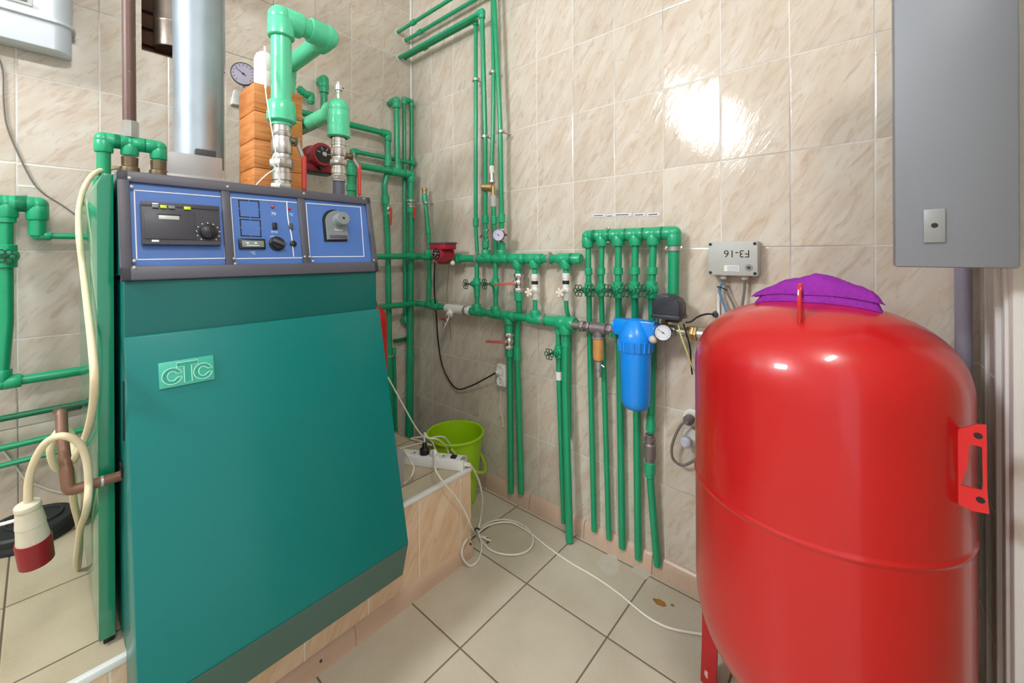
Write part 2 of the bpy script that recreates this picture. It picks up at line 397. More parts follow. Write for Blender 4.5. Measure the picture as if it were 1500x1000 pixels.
b = MB(); b.box((-3.4, -3.3, ZC), (.15, .15, ZC+.1)); structure(b.build('ceiling', CEIL), 'white ceiling', 'ceiling')
b = MB(); b.box((HX0-.05, .145, HZ0-.1), (HX1+.05, .20, HZ1+.1))
for k in range(7): b.box((HX0+.001, .125, HZ0+.002+k*.072), (HX1-.001, .146, HZ0+.06+k*.072), .006)
b.box((HX0, .0, HZ0-.001), (HX1, .145, HZ0+.004))
structure(b.build('wall_recess', BRICK), 'sooty brown brick recess for the chimney', 'wall recess')
WX, WY0, WY1, WZ0, WZ1 = -3.2, -1.19, -.53, 2.41, 2.91
b = MB(); b.box((WX-.15, -3.3, 0), (WX, WY0, ZC)); b.box((WX-.15, WY1, 0), (WX, 0, ZC)); b.box((WX-.15, WY0, 0), (WX, WY1, WZ0)); b.box((WX-.15, WY0, WZ1), (WX, WY1, ZC))
structure(b.build('wall_left', CEIL, flat=True), 'plain light wall with a small high window, opposite the pipes', 'wall')
wn_ = bpy.data.objects.new('window_1', None); COL.objects.link(wn_); wn_.location = (WX-.05, (WY0+WY1)/2, WZ0); structure(wn_, 'small high window letting daylight in', 'window')
b = MB(); b.box((WX-.09, WY0, WZ0), (WX-.05, WY1, WZ1)); b.build('window_pane', mat('daylight_pane', (236, 244, 255), .3, var=.01, emit=4.0), wn_)
for a_, c_ in (((WX-.06, WY0, WZ0), (WX+.01, WY0+.035, WZ1)), ((WX-.06, WY1-.035, WZ0), (WX+.01, WY1, WZ1)), ((WX-.06, WY0, WZ0), (WX+.01, WY1, WZ0+.035)), ((WX-.06, WY0, WZ1-.035), (WX+.01, WY1, WZ1))):
    b = MB(); b.box(a_, c_, .003); b.build('window_frame', PVC, wn_)
# white corner strip and door trim
b = MB(); b.cyl((-.006, -.006, 0), (-.006, -.006, ZC), .007, 10); structure(b.build('trim_1', PVC), 'thin white strip in the tile corner', 'trim')
b = MB(); b.box((-.36, YC-.10, 0), (-.262, YC+.008, ZC), .004); b.box((-.275, YC-.02, 0), (-.262, YC+.016, ZC), .003); b.box((-.33, YC-.02, 0), (-.318, YC+.013, ZC), .003)
structure(b.build('trim_2', PVC), 'white plastic door frame at the right edge', 'door frame')
b = MB(); b.box((-.95, YC-.12, 0), (-.36, YC-.06, 2.1)); structure(b.build('door_1', BEIGE), 'beige door leaf beyond the white frame', 'door')
b = MB(); b.box((-.095, YC-.001, 0), (-.088, YC+.004, ZC), .001); structure(b.build('trim_3', PVC), 'thin white joint strip on the narrow wall', 'trim')

# skirting of the right wall
b = MB()
yy = [-0.002] + [-.355-.3*i for i in range(7)] + [-2.39]
for i, (y0, y1) in enumerate(zip(yy, yy[1:])):
    b.prism([(-.0005, y0-.0008, 0), (-.020, y0-.0008, 0), (-.018, y0-.0008, .045), (-.011, y0-.0008, .066), (-.0005, y0-.0008, .074)], (0, y1-y0+.0016, 0))
structure(b.build('baseboard_right', T_skirt), 'pinkish tile skirting along the pipe wall', 'baseboard')

# plinth under the boiler
PT = .355; PY0 = -.955; PX1 = -.40
pl = thing('boiler_plinth', 'low tiled plinth carrying the boiler, with marbled front tiles and white edge strip', 'plinth', (-1.2, -.5, 0))
b = MB(); b.box((-3.0, PY0, 0), (PX1, -.002, PT-.012)); b.build('plinth_body', T_front, pl, flat=True)
b = MB(); b.box((-3.0, PY0+.012, PT-.013), (PX1-.004, -.001, PT)); b.build('top_tile', T_top, pl, flat=True)
b = MB(); b.box((-3.0, PY0-.004, PT-.014), (PX1+.002, PY0+.013, PT+.002), .003); b.build('edge_strip', PVC, pl)
b = MB()
for x0, x1 in ((-3.0,-1.2),(-1.2,-.905),(-.905,-.399)):
    b.prism([(x0, PY0+.001, 0), (x0, PY0-.013, 0), (x0, PY0-.013, .026), (x0, PY0-.011, .046), (x0, PY0-.006, .056), (x0, PY0+.001, .060)], (x1-x0-.0015, 0, 0))
b.build('skirting', TANP, pl)
for u, v in ((690, 797), (470, 968)):
    p = PY(u, v, PY0-.013); b = MB(); b.cyl(p + V((0, .006, 0)), p - V((0, .0015, 0)), .004, 12); b.build('screw', DKGREY, pl)

# ---------------------------------------------------------------- boiler
XL, XR = -1.430, -.822
bo = thing('boiler', 'large teal floor-standing boiler with a blue control console and sloping door', 'boiler', (-1.126, -.62, PT))
b = MB(); b.box((XL, -.958, PT+.012), (XR, -.30, 1.172), .004); b.build('body', TEALD, bo)
b = MB(); b.box((XL+.03, -.90, PT), (XR-.03, -.34, PT+.013)); b.build('base', BLACK, bo)
b = MB(); b.prism([(XL-.003,-.952,1.182),(XL-.003,-.902,1.412),(XL-.003,-.84,1.425),(XL-.003,-.32,1.425),(XL-.003,-.32,1.182)], (XR-XL+.004, 0, 0), .003); b.build('console_housing', TEALD, bo)
b = MB(); b.box((XL+.004, -.95, 1.171), (XR-.004, -.34, 1.183)); b.build('console_gap', BLACK, bo)
CO = V((XL, -.954, 1.182)); CEY = V((0, .050, .230)); CM = frame(CO, (1,0,0), CEY); CN = CM.to_3x3() @ V((0,0,1)); CI = CM.inverted()
def cl(x, y):    # console drawing coordinates (enlarged crop) -> place on the console face
    p = CI @ PP(150 + x/3.5714, 240 + y/3.5714, CO, CN); return p.x, p.y
CH = (CEY).length; CW = XR - XL
# bezel with two mullions
s1, _ = cl(652, 340); s2, _ = cl(1047, 340)
_, tb = cl(700, 512); tb = max(tb, .02)
b = MB(CM)
b.box((-.006, -.012, 0), (CW+.003, .020, .013), .003); b.box((-.006, CH-.020, 0), (CW+.003, CH+.006, .013), .003)
b.box((-.006, -.012, 0), (.014, CH+.006, .013), .003); b.box((CW-.014, -.012, 0), (CW+.003, CH+.006, .013), .003)
b.box((s1-.010, .015, 0), (s1+.010, CH-.015, .010), .002); b.box((s2-.010, .015, 0), (s2+.010, CH-.015, .010), .002)
b.build('bezel', CHAR, bo)
def screws(parent, pts):
    for x, y in pts:
        s, t = cl(x, y); b = MB(CM); b.lathe([(.0036, 0), (.0036, .0012), (.0022, .002), (.0008, .0021)], (s, t, .0128), (0,0,1), 12); b.build('screw', STEEL, parent)
screws(bo, [(138,83),(648,127),(1045,162),(1358,188),(163,548),(688,527),(1093,513),(1410,507)])
def panel(sa, sb):
    b = MB(CM); b.box((sa, .018, .0005), (sb, CH-.018, .004)); return b.build('control_panel', BLUEP, bo)
def rect_line(parent, corners, wd, mt, h=.0046, name='border_line', gap=False):
    P = [V((*cl(x, y), h)) for x, y in corners]; b = MB(CM)
    for i in range(4):
        a, c = P[i], P[(i+1)%4]; d = (c-a).normalized(); n = V((-d.y, d.x, 0))*wd/2
        segs = [(0, 1)] if not gap else [(0.0, .47), (.53, 1.0)]
        for f0, f1 in segs:
            q, e = a + (c-a)*f0 - (d*wd/2 if f0 == 0 else V()), a + (c-a)*f1 + (d*wd/2 if f1 == 1 else V())
            b.hexa([q-n-V((0,0,.0008)), e-n-V((0,0,.0008)), e+n-V((0,0,.0008)), q+n-V((0,0,.0008)), q-n, e-n, e+n, q+n])
    return b.build(name, mt, parent, flat=True)
p1 = panel(.013, s1-.008); p2 = panel(s1+.008, s2-.008); p3 = panel(s2+.008, CW-.013)
rect_line(p1, ((165,140),(625,175),(640,495),(178,502)), .0022, WHITEL)
rect_line(p2, ((668,178),(1022,205),(1047,492),(690,497)), .0022, WHITEL)
rect_line(p3, ((1062,207),(1347,228),(1365,485),(1083,487)), .0022, WHITEL)
# thermostat on the first panel
def cbox(b, x0, y0, x1, y1, h0, h1, bev=.001):
    (sa, ta), (sb, tb_) = cl(x0, y0), cl(x1, y1); b.box((min(sa,sb), min(ta,tb_), h0), (max(sa,sb), max(ta,tb_), h1), bev); return b
(sa, ta), (sb, tb_) = cl(198, 320), cl(605, 320); ttop = cl(400, 220)[1]; tbot = cl(408, 433)[1]
b = MB(CM); b.box((sa, tbot, .004), (sb, ttop, .020), .003); th = b.build('thermostat', mat('thermostat_grey', (66, 66, 74), .45), p1)
lid_r = cl(475, 330)[0]
b = MB(CM); b.box((sa+.004, cl(340,405)[1], .0195), (lid_r, cl(340,258)[1], .0225), .001); b.box((sa, cl(400,243)[1], .0195), (sb, ttop, .022), .001)
b.box((sa+.001, tbot+.001, .0195), (sb-.001, cl(408,412)[1], .0205)); b.build('thermostat_lid', MATS['thermostat_grey'], p1)
b = MB(CM); cbox(b, 285, 282, 392, 306, .0215, .0232, .0005); b.build('display', LCD, p1)
b = MB(CM); cbox(b, 275, 274, 402, 283, .0215, .0235, .0005); b.build('display_hood', BLACK, p1)
for x, mt in ((268, MIDGREY), (310, YELLOW), (352, MIDGREY), (433, YELLOW)):
    y = 236 + (x-268)*.06
    b = MB(CM); cbox(b, x-18, y-9, x+18, y+9, .0215, .0245, .0012); b.build('button', mt, p1)
b = MB(CM); cbox(b, 252, 218, 284, 226, .0215, .0225, .0003); b.build('white_mark', WHITEL, p1)
b = MB(CM); cbox(b, 250, 408, 288, 419, .0195, .0213, .0003); b.build('maker_mark', WHITEL, p1)
ks, kt = cl(543, 368); kr = .0185
b = MB(CM); b.lathe([(kr,0),(kr,.006),(kr*.92,.012),(kr*.7,.0145),(0,.0152)], (ks, kt, .0195), (0,0,1), 28); b.box((ks-.001, kt-kr*.8, .034), (ks+.001, kt, .0352)); b.build('knob', BLACK, p1)
b = MB(CM)
for i in range(11):
    a = math.radians(-50 + i*28); b.box((ks+kr*1.28*math.cos(a)-.0012, kt+kr*1.28*math.sin(a)-.0012, .0195), (ks+kr*1.28*math.cos(a)+.0012, kt+kr*1.28*math.sin(a)+.0012, .0204))
b.build('scale_marks', WHITEL, p1)
# middle panel
rect_line(p2, ((710,192),(814,198),(820,284),(717,278)), .0028, BLACK, name='blank_square', gap=True)
rect_line(p2, ((718,292),(822,298),(827,382),(724,377)), .0028, BLACK, name='blank_square', gap=True)
def lamp_dot(x, y, mt, r):
    s, t = cl(x, y); b = MB(CM); b.lathe([(r,0),(r,.002),(r*.7,.005),(0,.0062)], (s, t, .004), (0,0,1), 16); return b
lamp_dot(887, 228, REDL, .0045).build('warning_lamp', mat('red_lamp', (200, 30, 50), .25), p2)
lamp_dot(975, 237, REDL, .004).build('warning_lamp', MATS['red_lamp'], p2)
def ctext(body, x, y, size, rot=0, parent=p2, mt=WHITEL, h=.0042):
    s, t = cl(x, y); M = CM @ Matrix.Translation((s, t, h)) @ Matrix.Rotation(rot, 4, 'Z'); return text('lettering', body, size, M, mt, parent, .0003)
ctext('70', 892, 263, .0125); ctext('°C', 985, 268, .011); ctext('I=O', 898, 358, .010); ctext('°C', 785, 468, .011); ctext('A M', 885, 381, .006)
b = MB(CM); cbox(b, 884, 310, 911, 346, .004, .009, .001); b.build('rocker_switch', BLACK, p2)
b = MB(CM); cbox(b, 970, 314, 994, 346, .004, .009, .001); b.build('rocker_switch', DKGREY, p2)
b = MB(CM); cbox(b, 706, 394, 849, 449, .004, .012, .002); mt_ = b.build('meter', BLACK, p2)
b = MB(CM); cbox(b, 722, 406, 838, 440, .011, .0128, .0005); b.build('meter_window', MIDGREY, p2)
b = MB(CM)
for x in (752, 794): cbox(b, x-7, 416, x+7, 423, .0124, .0133, .0002)
cbox(b, 745, 430, 812, 434, .0124, .0133, .0002); b.build('meter_figures', WHITEL, p2)
ks, kt = cl(910, 420)
b = MB(CM); b.lathe([(.0205,0),(.0205,.003),(.017,.006),(.0155,.015),(0,.0155)], (ks, kt, .004), (0,0,1), 28); b.build('selector_knob', BLACK, p2)
b = MB(CM @ Matrix.Translation((ks, kt, 0)) @ Matrix.Rotation(math.radians(-24), 4, 'Z')); b.box((-.016,-.0045,.018),(.018,.0045,.026),.0015); b.build('knob_grip', DKGREY, p2)
s, t = cl(994, 420); b = MB(CM); b.lathe([(.009,0),(.009,.004),(.005,.007),(0,.0072)], (s, t, .004), (0,0,1), 18); b.build('fuse_cap', BLACK, p2)
# third panel: key device
def ppoly(pts, h0, h1, b): b.prism([V((*cl(x, y), h0)) for x, y in pts], (0, 0, h1-h0)); return b
arch = [(1158,408),(1152,300)] + [(1152+60+60*math.cos(a), 305+52*-math.sin(a)) for a in [PI*(1-i/9) for i in range(10)]][0:] + [(1276,400)]
ppoly([(1157,408),(1146,290),(1152,268),(1166,252),(1186,243),(1210,242),(1232,252),(1248,268),(1262,285),(1276,408)][::-1], .004, .007, MB(CM)).build('black_back_plate', BLACK, p3)
ppoly([(1170,400),(1160,298),(1166,276),(1180,260),(1198,252),(1220,252),(1242,262),(1264,290),(1276,398)][::-1], .0065, .016, MB(CM)).build('thermostat_body', MIDGREY, p3)
b = MB(CM); cbox(b, 1176, 377, 1270, 397, .015, .0172, .0004); b.build('label_strip', CHAR, p3)
ks, kt = cl(1228, 303); b = MB(CM); b.lathe([(.021,0),(.021,.010),(.0185,.011),(.0185,.0125),(.0205,.0135),(.0205,.027),(.019,.0285),(.004,.0287),(.004,.026),(0,.026)], (ks, kt, .0155), (0,0,1), 30); b.build('thermostat_knob', MIDGREY, p3)
b = MB(CM); b.lathe([(.0042,0),(0,.0005)], (ks, kt, .0441), (0,0,1), 14); b.build('screw_hole', BLACK, p3)
ctext('Thermo', 1222, 352, .008, parent=p3, h=.0162)
screws(p1, [(163,513),(150,128)]); screws(p2, [(682,500),(1050,490)]); screws(p3, [(1075,490)])

# door
DT = V((XL, -.974, 1.05)); DB = V((XL, -1.130, .356)); DL = V((XL, -1.100, .243))
b = MB(); b.prism([DT, DB, DL, V((XL, -.990, .243)), V((XL, -.961, .40)), V((XL, -.961, 1.05))], (XR-XL, 0, 0), .0025); door = b.build('door', TEAL, bo)
b = MB(); b.hexa([DL+V((.002,-.0012,.002)), DL+V((XR-XL-.002,-.0012,.002)), DL+V((XR-XL-.002,.004,.002)), DL+V((.002,.004,.002)), DB+V((.002,-.0012,-.003)), DB+V((XR-XL-.002,-.0012,-.003)), DB+V((XR-XL-.002,.006,-.003)), DB+V((.002,.006,-.003))]); b.build('door_lip', TEALG, door)
DNY = (DT - DB); DM = frame(DB, (1,0,0), DNY); DN = DM.to_3x3() @ V((0,0,1)); DI = DM.inverted()
def dl(u, v): p = DI @ PP(u, v, DB, DN); return p.x, p.y
e0 = dl(231.5, 533); e1 = dl(312, 519); e2 = dl(314, 555); e3 = dl(233, 571)
ex0, ex1 = (e0[0]+e3[0])/2, (e1[0]+e2[0])/2; ey0, ey1 = (e2[1]+e3[1])/2, (e0[1]+e1[1])/2
EM = mat('emblem_green', (70, 186, 160), .35, var=.04); EMD = mat('emblem_letter_green', (44, 164, 140), .4, var=.04); EML = mat('emblem_outline', (178, 240, 226), .4, var=.02)
b = MB(DM); b.box((ex0, ey0, .0002), (ex1, ey1, .004), .0012); emb = b.build('emblem_plate', EM, door)
EWd, EHt = ex1-ex0, ey1-ey0
def eloc(x, y): return V((ex0 + x*EWd, ey0 + y*EHt, 0))     # unit square -> plate
def letter(outl):
    P = [eloc(x, y) for x, y in outl]
    b = MB(DM); b.prism([p + V((0,0,.0038)) for p in P], (0,0,.0008)); b.build('letter', EMD, emb)
    b = MB(DM); b.tube([p + V((0,0,.0048)) for p in P], .0009, seg=6, closed=True); b.build('letter_outline', EML, emb)
def cshape(cx, cy, R, rr, asp):
    a0, a1 = math.radians(38), math.radians(322); o = []
    for i in range(21): a = a0 + (a1-a0)*i/20; o.append((cx + R*asp*math.cos(a)*1.0, cy + R*math.sin(a)))
    o.append((cx + R*asp*.98, cy - R*.22)); o.append((cx + rr*asp*1.25, cy - R*.22))
    for i in range(13): a = math.radians(325) - math.radians(290)*i/12; o.append((cx + rr*asp*math.cos(a), cy + rr*math.sin(a)*1.25))
    o.append((cx + rr*asp*1.25, cy + R*.25)); o.append((cx + R*asp*.98, cy + R*.25))
    return o
asp = .56
letter(cshape(.225, .42, .315, .15, asp)); letter(cshape(.785, .42, .315, .15, asp))
letter([(.31,.90),(.31,.74),(.44,.74),(.44,.10),(.575,.10),(.575,.74),(.70,.74),(.70,.90)])
# recessed grip on the door's left edge, grommet for the copper pipe
def XP(u, v): return PX(u, v, XL-.001)
b = MB(); b.box((XL-.002, -.955, XP(181,645).z), (XL+.001, -.944, XP(179,556).z), .0008); b.build('hinge_slot', BLACK, bo)
# side cover
b = MB(); prof = [(-1.440,-.30,.372),(-1.467,-.30,.372),(-1.467,-.30,1.384),(-1.457,-.30,1.411),(-1.440,-.30,1.411)]
b.prism(prof, (0, -.595, 0), .0015); b.build('side_panel', PANELG, bo)
b = MB(); b.box((-1.459,-.885,PT), (-1.441,-.855,.374), .002); b.build('foot', BLACK, bo)

# grey box behind the door on the plinth
b = MB(); p = PY(592, 712, -.861); b.hexa([(-.80,-.861,PT),(p.x,-.861,PT),(p.x,-.70,PT),(-.80,-.70,PT),(-.80,-.861,.535),(p.x,-.861,.490),(p.x,-.70,.490),(-.80,-.70,.535)], .003)
tag(b.build('metal_box', SHEET), 'small grey metal box on the plinth, mostly hidden behind the boiler door', 'box')
# red vessel sliver behind the door
fxx = PY(565, 500, -.42).x - .058
fxz = PY(560, 458, -.42).z - PT - .44
fx = thing('fire_extinguisher', 'red cylinder standing behind the boiler, only its edge showing beside the door', 'fire extinguisher', (fxx, -.42, PT))
b = MB(); b.lathe([(.0,-fxz),(.055,-fxz),(.058,.01-fxz),(.058,.40),(.050,.445),(.03,.47),(.022,.475)], (fxx,-.42,PT+fxz), seg=28); b.build('cylinder', RED, fx)
b = MB(); b.cyl((fxx,-.42,PT+fxz+.474), (fxx,-.42,PT+fxz+.50), .010); b.build('valve_head', BLACK, fx)

# ---------------------------------------------------------------- pipe kit
def joint(b, p, dirs, R, L):
    p = V(p)
    for d in dirs:
        d = V(d).normalized(); b.lathe([(R*.86, 0), (R, R*.3), (R, L-.003), (R*.93, L)], p, d, 20)
    b.sphere(p, R, seg=20, ring=10)
def along(P, i, t): return P[i] + (P[i+1]-P[i])*t
def ppr(label, P, r, elbows=(), sockets=(), tees=(), caps=(), bend=.012, mt=None, fm=None, name='water_pipe', cat='pipe', group=None, Lf=1.9, k=1.38):
    P = [V(p) for p in P]; mt = mt or GREEN; fm = fm or GREENF
    root = thing(name, label, cat, P[0], group)
    b = MB(); b.tube(P, r, bend=bend, seg=16); b.build('pipe', mt, root)
    for i in elbows:
        b = MB(); joint(b, P[i], [P[i-1]-P[i], P[i+1]-P[i]], r*k, r*k*Lf); b.build('elbow', fm, root)
    for s in sockets:
        i, t = s[:2]; L = s[2] if len(s) > 2 else r*2.2; kk = s[3] if len(s) > 3 else k; q = along(P, i, t); d = (P[i+1]-P[i]).normalized()
        b = MB(); b.cylb(q-d*L/2, q+d*L/2, r*kk, .0015, 20); b.build('socket', fm, root)
    for i, t, d in tees:
        q = along(P, i, t); a = (P[i+1]-P[i]).normalized()
        b = MB(); joint(b, q, [a, -a, V(d)], r*k, r*k*1.75); b.build('tee', fm, root)
    for i in caps:
        q = P[i]; d = (P[i] - P[i-1 if i else 1]).normalized(); b = MB(); b.lathe([(r*k,-r*2),(r*k,.004),(r*k*.8,.012),(0,.015)], q, d, 20); b.build('end_cap', fm, root)
    return root
def gate_valve(root, p, axis, out, r, dist=.055, wr=.021, mt=None):
    dist *= 1.18; wr *= 1.14
    p, axis, out = V(p), V(axis).normalized(), V(out).normalized()
    b = MB(); b.cylb(p-axis*r*2.2, p+axis*r*2.2, r*1.45, .002, 20); b.sphere(p, r*1.75, seg=18, ring=10); b.cyl(p, p+out*(r*2.0), r*1.25, 16); b.cyl(p+out*r*2, p+out*(r*2+.012), r*.9, 6)
    v = b.build('gate_valve', mt or GREENF, root)
    c = p + out*dist
    b = MB(); b.cyl(p+out*(r*1.5), c+out*.004, .0035, 10); b.build('spindle', DKGREY, v)
    b = MB(); q = out.to_track_quat('Z','Y')
    for i in range(6):
        a = 2*PI*i/6; cc = c + q @ V((wr*.64*math.cos(a), wr*.64*math.sin(a), 0)); b.torus(cc, out, wr*.32, .0021, 12, 6)
    b.lathe([(.005,-.003),(.005,.004),(0,.0045)], c, out, 12); b.build('handwheel', mat('dark_green_handwheel', (22, 76, 52), .4, var=.1), v)
    return v
def hexring(b, p, axis, R, L): b.lathe([(R*.92,0),(R,L*.15),(R,L*.85),(R*.92,L)], V(p)-V(axis).normalized()*L/2, axis, 6)
def ball_valve(root, p, axis, r, L, out, tip, lever=None, drop=.03, name='ball_valve'):
    p, axis, out = V(p), V(axis).normalized(), V(out).normalized()
    b = MB(); b.cyl(p-axis*L/2, p+axis*L/2, r, 18); hexring(b, p-axis*L*.38, axis, r*1.3, L*.2); hexring(b, p+axis*L*.38, axis, r*1.3, L*.2); b.sphere(p, r*1.25, seg=16, ring=10)
    b.cyl(p, p+out*drop, r*.45, 12); hexring(b, p+out*drop, out, r*.6, .005)
    v = b.build(name, CHROME, root)
    if tip is not None:
        a = p + out*drop; tip = V(tip); d = tip - a; sd = d.normalized().cross(out).normalized()*max(.0048, r*.36); hh = out*.0035
        b = MB(); mid = a + d*.2 + out*.006
        for q0, q1 in ((a - d.normalized()*.006, mid), (mid, tip)):
            b.hexa([q0-sd-hh, q1-sd-hh, q1+sd-hh, q0+sd-hh, q0-sd+hh, q1-sd+hh, q1+sd+hh, q0+sd+hh], .0012)
        b.sphere(tip, sd.length*1.02, seg=10, ring=6); b.build('lever', lever or REDL, v)
    return v
def clip(p, axis, out, R, label, group='steel pipe clips', wd=.012, wall=.0):
    p, axis, out = V(p), V(axis).normalized(), V(out).normalized(); sd = axis.cross(out).normalized()
    root = thing('pipe_clip', label, 'pipe clip', p, group)
    b = MB(); b.lathe([(R+.0005,-wd/2),(R+.003,-wd/2),(R+.003,wd/2),(R+.0005,wd/2)], p, axis, 24); b.build('band', STEEL, root)
    for s in (1, -1):
        q = p + sd*s*(R+.001); b = MB(); b.box((-.004,-.006,-.004),(.004,.006,.004)); 
        b = MB(frame(q, sd*s, axis)); b.box((0,-wd*.5,-.004),(.010,wd*.5,.004),.001); b.lathe([(.0035,-.007),(.0035,.007)], (.006,0,0), (0,0,1), 8); b.build('screw_lug', STEEL, root)
    if wall:
        b = MB(); b.cyl(p-out*(R), p-out*wall, .004, 8); b.build('wall_bolt', STEEL, root)
    return root
def gauge(label, c, normal, R, up=(0,0,1), depth=.022, needle=2.3, stem=None, grp=None, dial=None):
    c, n = V(c), V(normal).normalized(); ex = V(up).cross(n).normalized(); M = frame(c, ex, n.cross(ex))
    g = thing('pressure_gauge', label, 'pressure gauge', c, grp)
    b = MB(M); b.lathe([(R*.9,-depth),(R,-depth*.8),(R,.001),(R*.93,.0015),(R*.93,-.001),(0,-.001)], (0,0,0), (0,0,1), 32); b.build('case', DKGREY, g)
    b = MB(M); b.lathe([(R*.93,-.0012),(R*.93,-.0004),(0,-.0004)], (0,0,0), (0,0,1), 32); d = b.build('dial', dial or PALE, g)
    b = MB(M)
    for i in range(13):
        a = math.radians(225 - i*22.5); p = V((math.cos(a), math.sin(a), 0)); q = V((-p.y, p.x, 0))*R*.022
        b.hexa([p*R*.68-q, p*R*.84-q, p*R*.84+q, p*R*.68+q] and [p*R*.68-q+V((0,0,-.0006)), p*R*.84-q+V((0,0,-.0006)), p*R*.84+q+V((0,0,-.0006)), p*R*.68+q+V((0,0,-.0006)), p*R*.68-q, p*R*.84-q, p*R*.84+q, p*R*.68+q])
    b.build('scale_marks', INK, d, flat=True)
    b = MB(M); a = needle; p = V((math.cos(a), math.sin(a), 0)); q = V((-p.y, p.x, 0))*R*.035
    b.hexa([-p*R*.25-q+V((0,0,.0002)), p*R*.72-q*.4+V((0,0,.0002)), p*R*.72+q*.4+V((0,0,.0002)), -p*R*.25+q+V((0,0,.0002)), -p*R*.25-q+V((0,0,.001)), p*R*.72-q*.4+V((0,0,.001)), p*R*.72+q*.4+V((0,0,.001)), -p*R*.25+q+V((0,0,.001))]); b.lathe([(R*.09,0),(R*.09,.0014),(0,.0014)], (0,0,0), (0,0,1), 12); b.build('needle', INK, d)
    if stem is not None:
        b = MB(); b.cyl(c - n*depth*.6, V(stem), .006, 12); b.build('stem', BRASS, g)
    return g
UPZ = V((0,0,1)); OUTB = V((-1,0,0)); OUTA = V((0,-1,0))

# ---------------------------------------------------------------- boiler outlets: the two big pipes
YP = -.78
def big_stack(root, pts, prof_mats, x, y):
    pass
P1 = [PY(413, v, YP) for v in (275, 181)]; x1 = P1[0].x; top1 = PY(413, 24, YP); e2 = PY(479, 58, YP)
zt = (top1.z + e2.z)/2
R1 = .0295; ZWT = PY(373, 120, -.56).z + .001
fp = thing('flow_pipe', 'thick pale green flow pipe rising from the boiler and looping over at the top', 'pipe', (x1, YP, 1.425))
zv = PY(413, 180, YP).z
b = MB(); b.tube([(x1,YP,zv-.01),(x1,YP,zt),(e2.x,YP,zt),(e2.x,-.45,zt),(e2.x-.01,-.45,ZWT)], R1, bend=.02, seg=24); b.build('pipe', GREENL, fp)
b = MB(); joint(b, (x1,YP,zt), [(0,0,-1),(1,0,0)], R1*1.32, R1*2.1); b.build('elbow', GREENL, fp)
b = MB(); joint(b, (e2.x,YP,zt), [(-1,0,0),(0,1,0)], R1*1.32, R1*2.1); b.build('elbow', GREENL, fp)
zs = PY(413, 150, YP).z
b = MB(); b.lathe([(R1*1.25,0),(R1*1.42,.004),(R1*1.42,zs-zv-.035),(R1*1.34,zs-zv-.033),(R1*1.34,zs-zv-.004),(R1*1.25,zs-zv)], (x1,YP,zv), seg=28); b.build('socket', GREENL, fp)
def metal_stack(parent, x, y, z0, z1, R, name='union_valve'):
    H = z1 - z0; b = MB()
    prof = [(R*.8,0),(R*.95,.0),(R*.95,H*.10),(R*.88,H*.11),(R*.88,H*.16),(R*1.0,H*.17),(R*1.0,H*.27),(R*.9,H*.28),(R*.9,H*.36),(R*1.06,H*.37),(R*1.08,H*.47),(R*.95,H*.49),(R*.9,H*.54),(R*1.0,H*.56),(R*1.05,H*.62),(R*1.05,H*.72),(R*.95,H*.74),(R*.92,H*.79),(R*.98,H*.80),(R*.98,H*.86),(R*.9,H*.87),(R*.9,H)]
    b.lathe(prof, (x,y,z0), seg=28); hexring(b, (x,y,z0+H*.40), (0,0,1), R*1.22, H*.12); hexring(b, (x,y,z0+H*.07), (0,0,1), R*1.12, H*.10)
    return b.build(name, CHROME, parent)
mv = metal_stack(fp, x1, YP, 1.426, zv, .0285)
def big_lever(root, hub, kn, p2, p3, w=.0085):
    b = MB(); b.cyl(hub, kn, .0105, 16); b.cyl(kn - (kn-hub).normalized()*.008, kn, .014, 6); b.build('valve_stem', BROWNB, root)
    b = MB(); b.tube([kn + V((0,0,.012)), kn + V((0,0,-.006)), p2], .0065, bend=.01, seg=10); lv = b.build('lever_arm', STEEL, root)
    b = MB(); b.tube([p2 + (p2-p3).normalized()*.012, p2, p3], w*.92, bend=.01, seg=12); b.sphere(p3, w*.92, seg=12, ring=8); b.build('lever_grip', REDL, root)
zk = PY(434, 207, YP+.0).z
big_lever(mv, V((x1,YP,zk)), PY(436, 208, YP-.01), PY(445, 234, YP-.015), PY(445.5, 276, YP-.015))
# return pipe
P2x = PY(496, 200, YP).x; zd = PY(496, 160, YP).z
rp = thing('return_pipe', 'thick pale green return pipe with domed elbow beside the wooden block', 'pipe', (P2x, YP, 1.425))
zv2 = PY(496, 202, YP).z; zs2 = PY(496, 172, YP).z; R2 = .027
b = MB(); b.tube([(P2x,YP,zv2),(P2x,YP,zd),(P2x,-.15,zd)], R2, bend=.02, seg=24); b.build('pipe', GREENL, rp)
b = MB(); joint(b, (P2x,YP,zd), [(0,0,-1),(0,1,0)], R2*1.36, R2*2.2); b.build('elbow', GREENL, rp)
b = MB(); b.lathe([(R2*1.2,0),(R2*1.42,.004),(R2*1.42,(zs2-zv2)*.5),(R2*1.34,(zs2-zv2)*.52),(R2*1.38,zs2-zv2)], (P2x,YP,zv2), seg=28); b.build('socket', GREENL, rp)
zm = PY(496, 264, YP).z
mv2 = metal_stack(rp, P2x, YP, zm-.004, zv2+.004, .0255)
b = MB(); b.cyl((P2x,YP,1.426), (P2x,YP,zm+.003), .0195, 24); b.build('grey_stub', mat('grey_plastic_stub', (96, 96, 112), .35), rp)
big_lever(mv2, V((P2x,YP,PY(512,230,YP).z)), PY(516.5, 229, YP-.01), PY(526, 246, YP-.015), PY(526.5, 284, YP-.015), .0075)
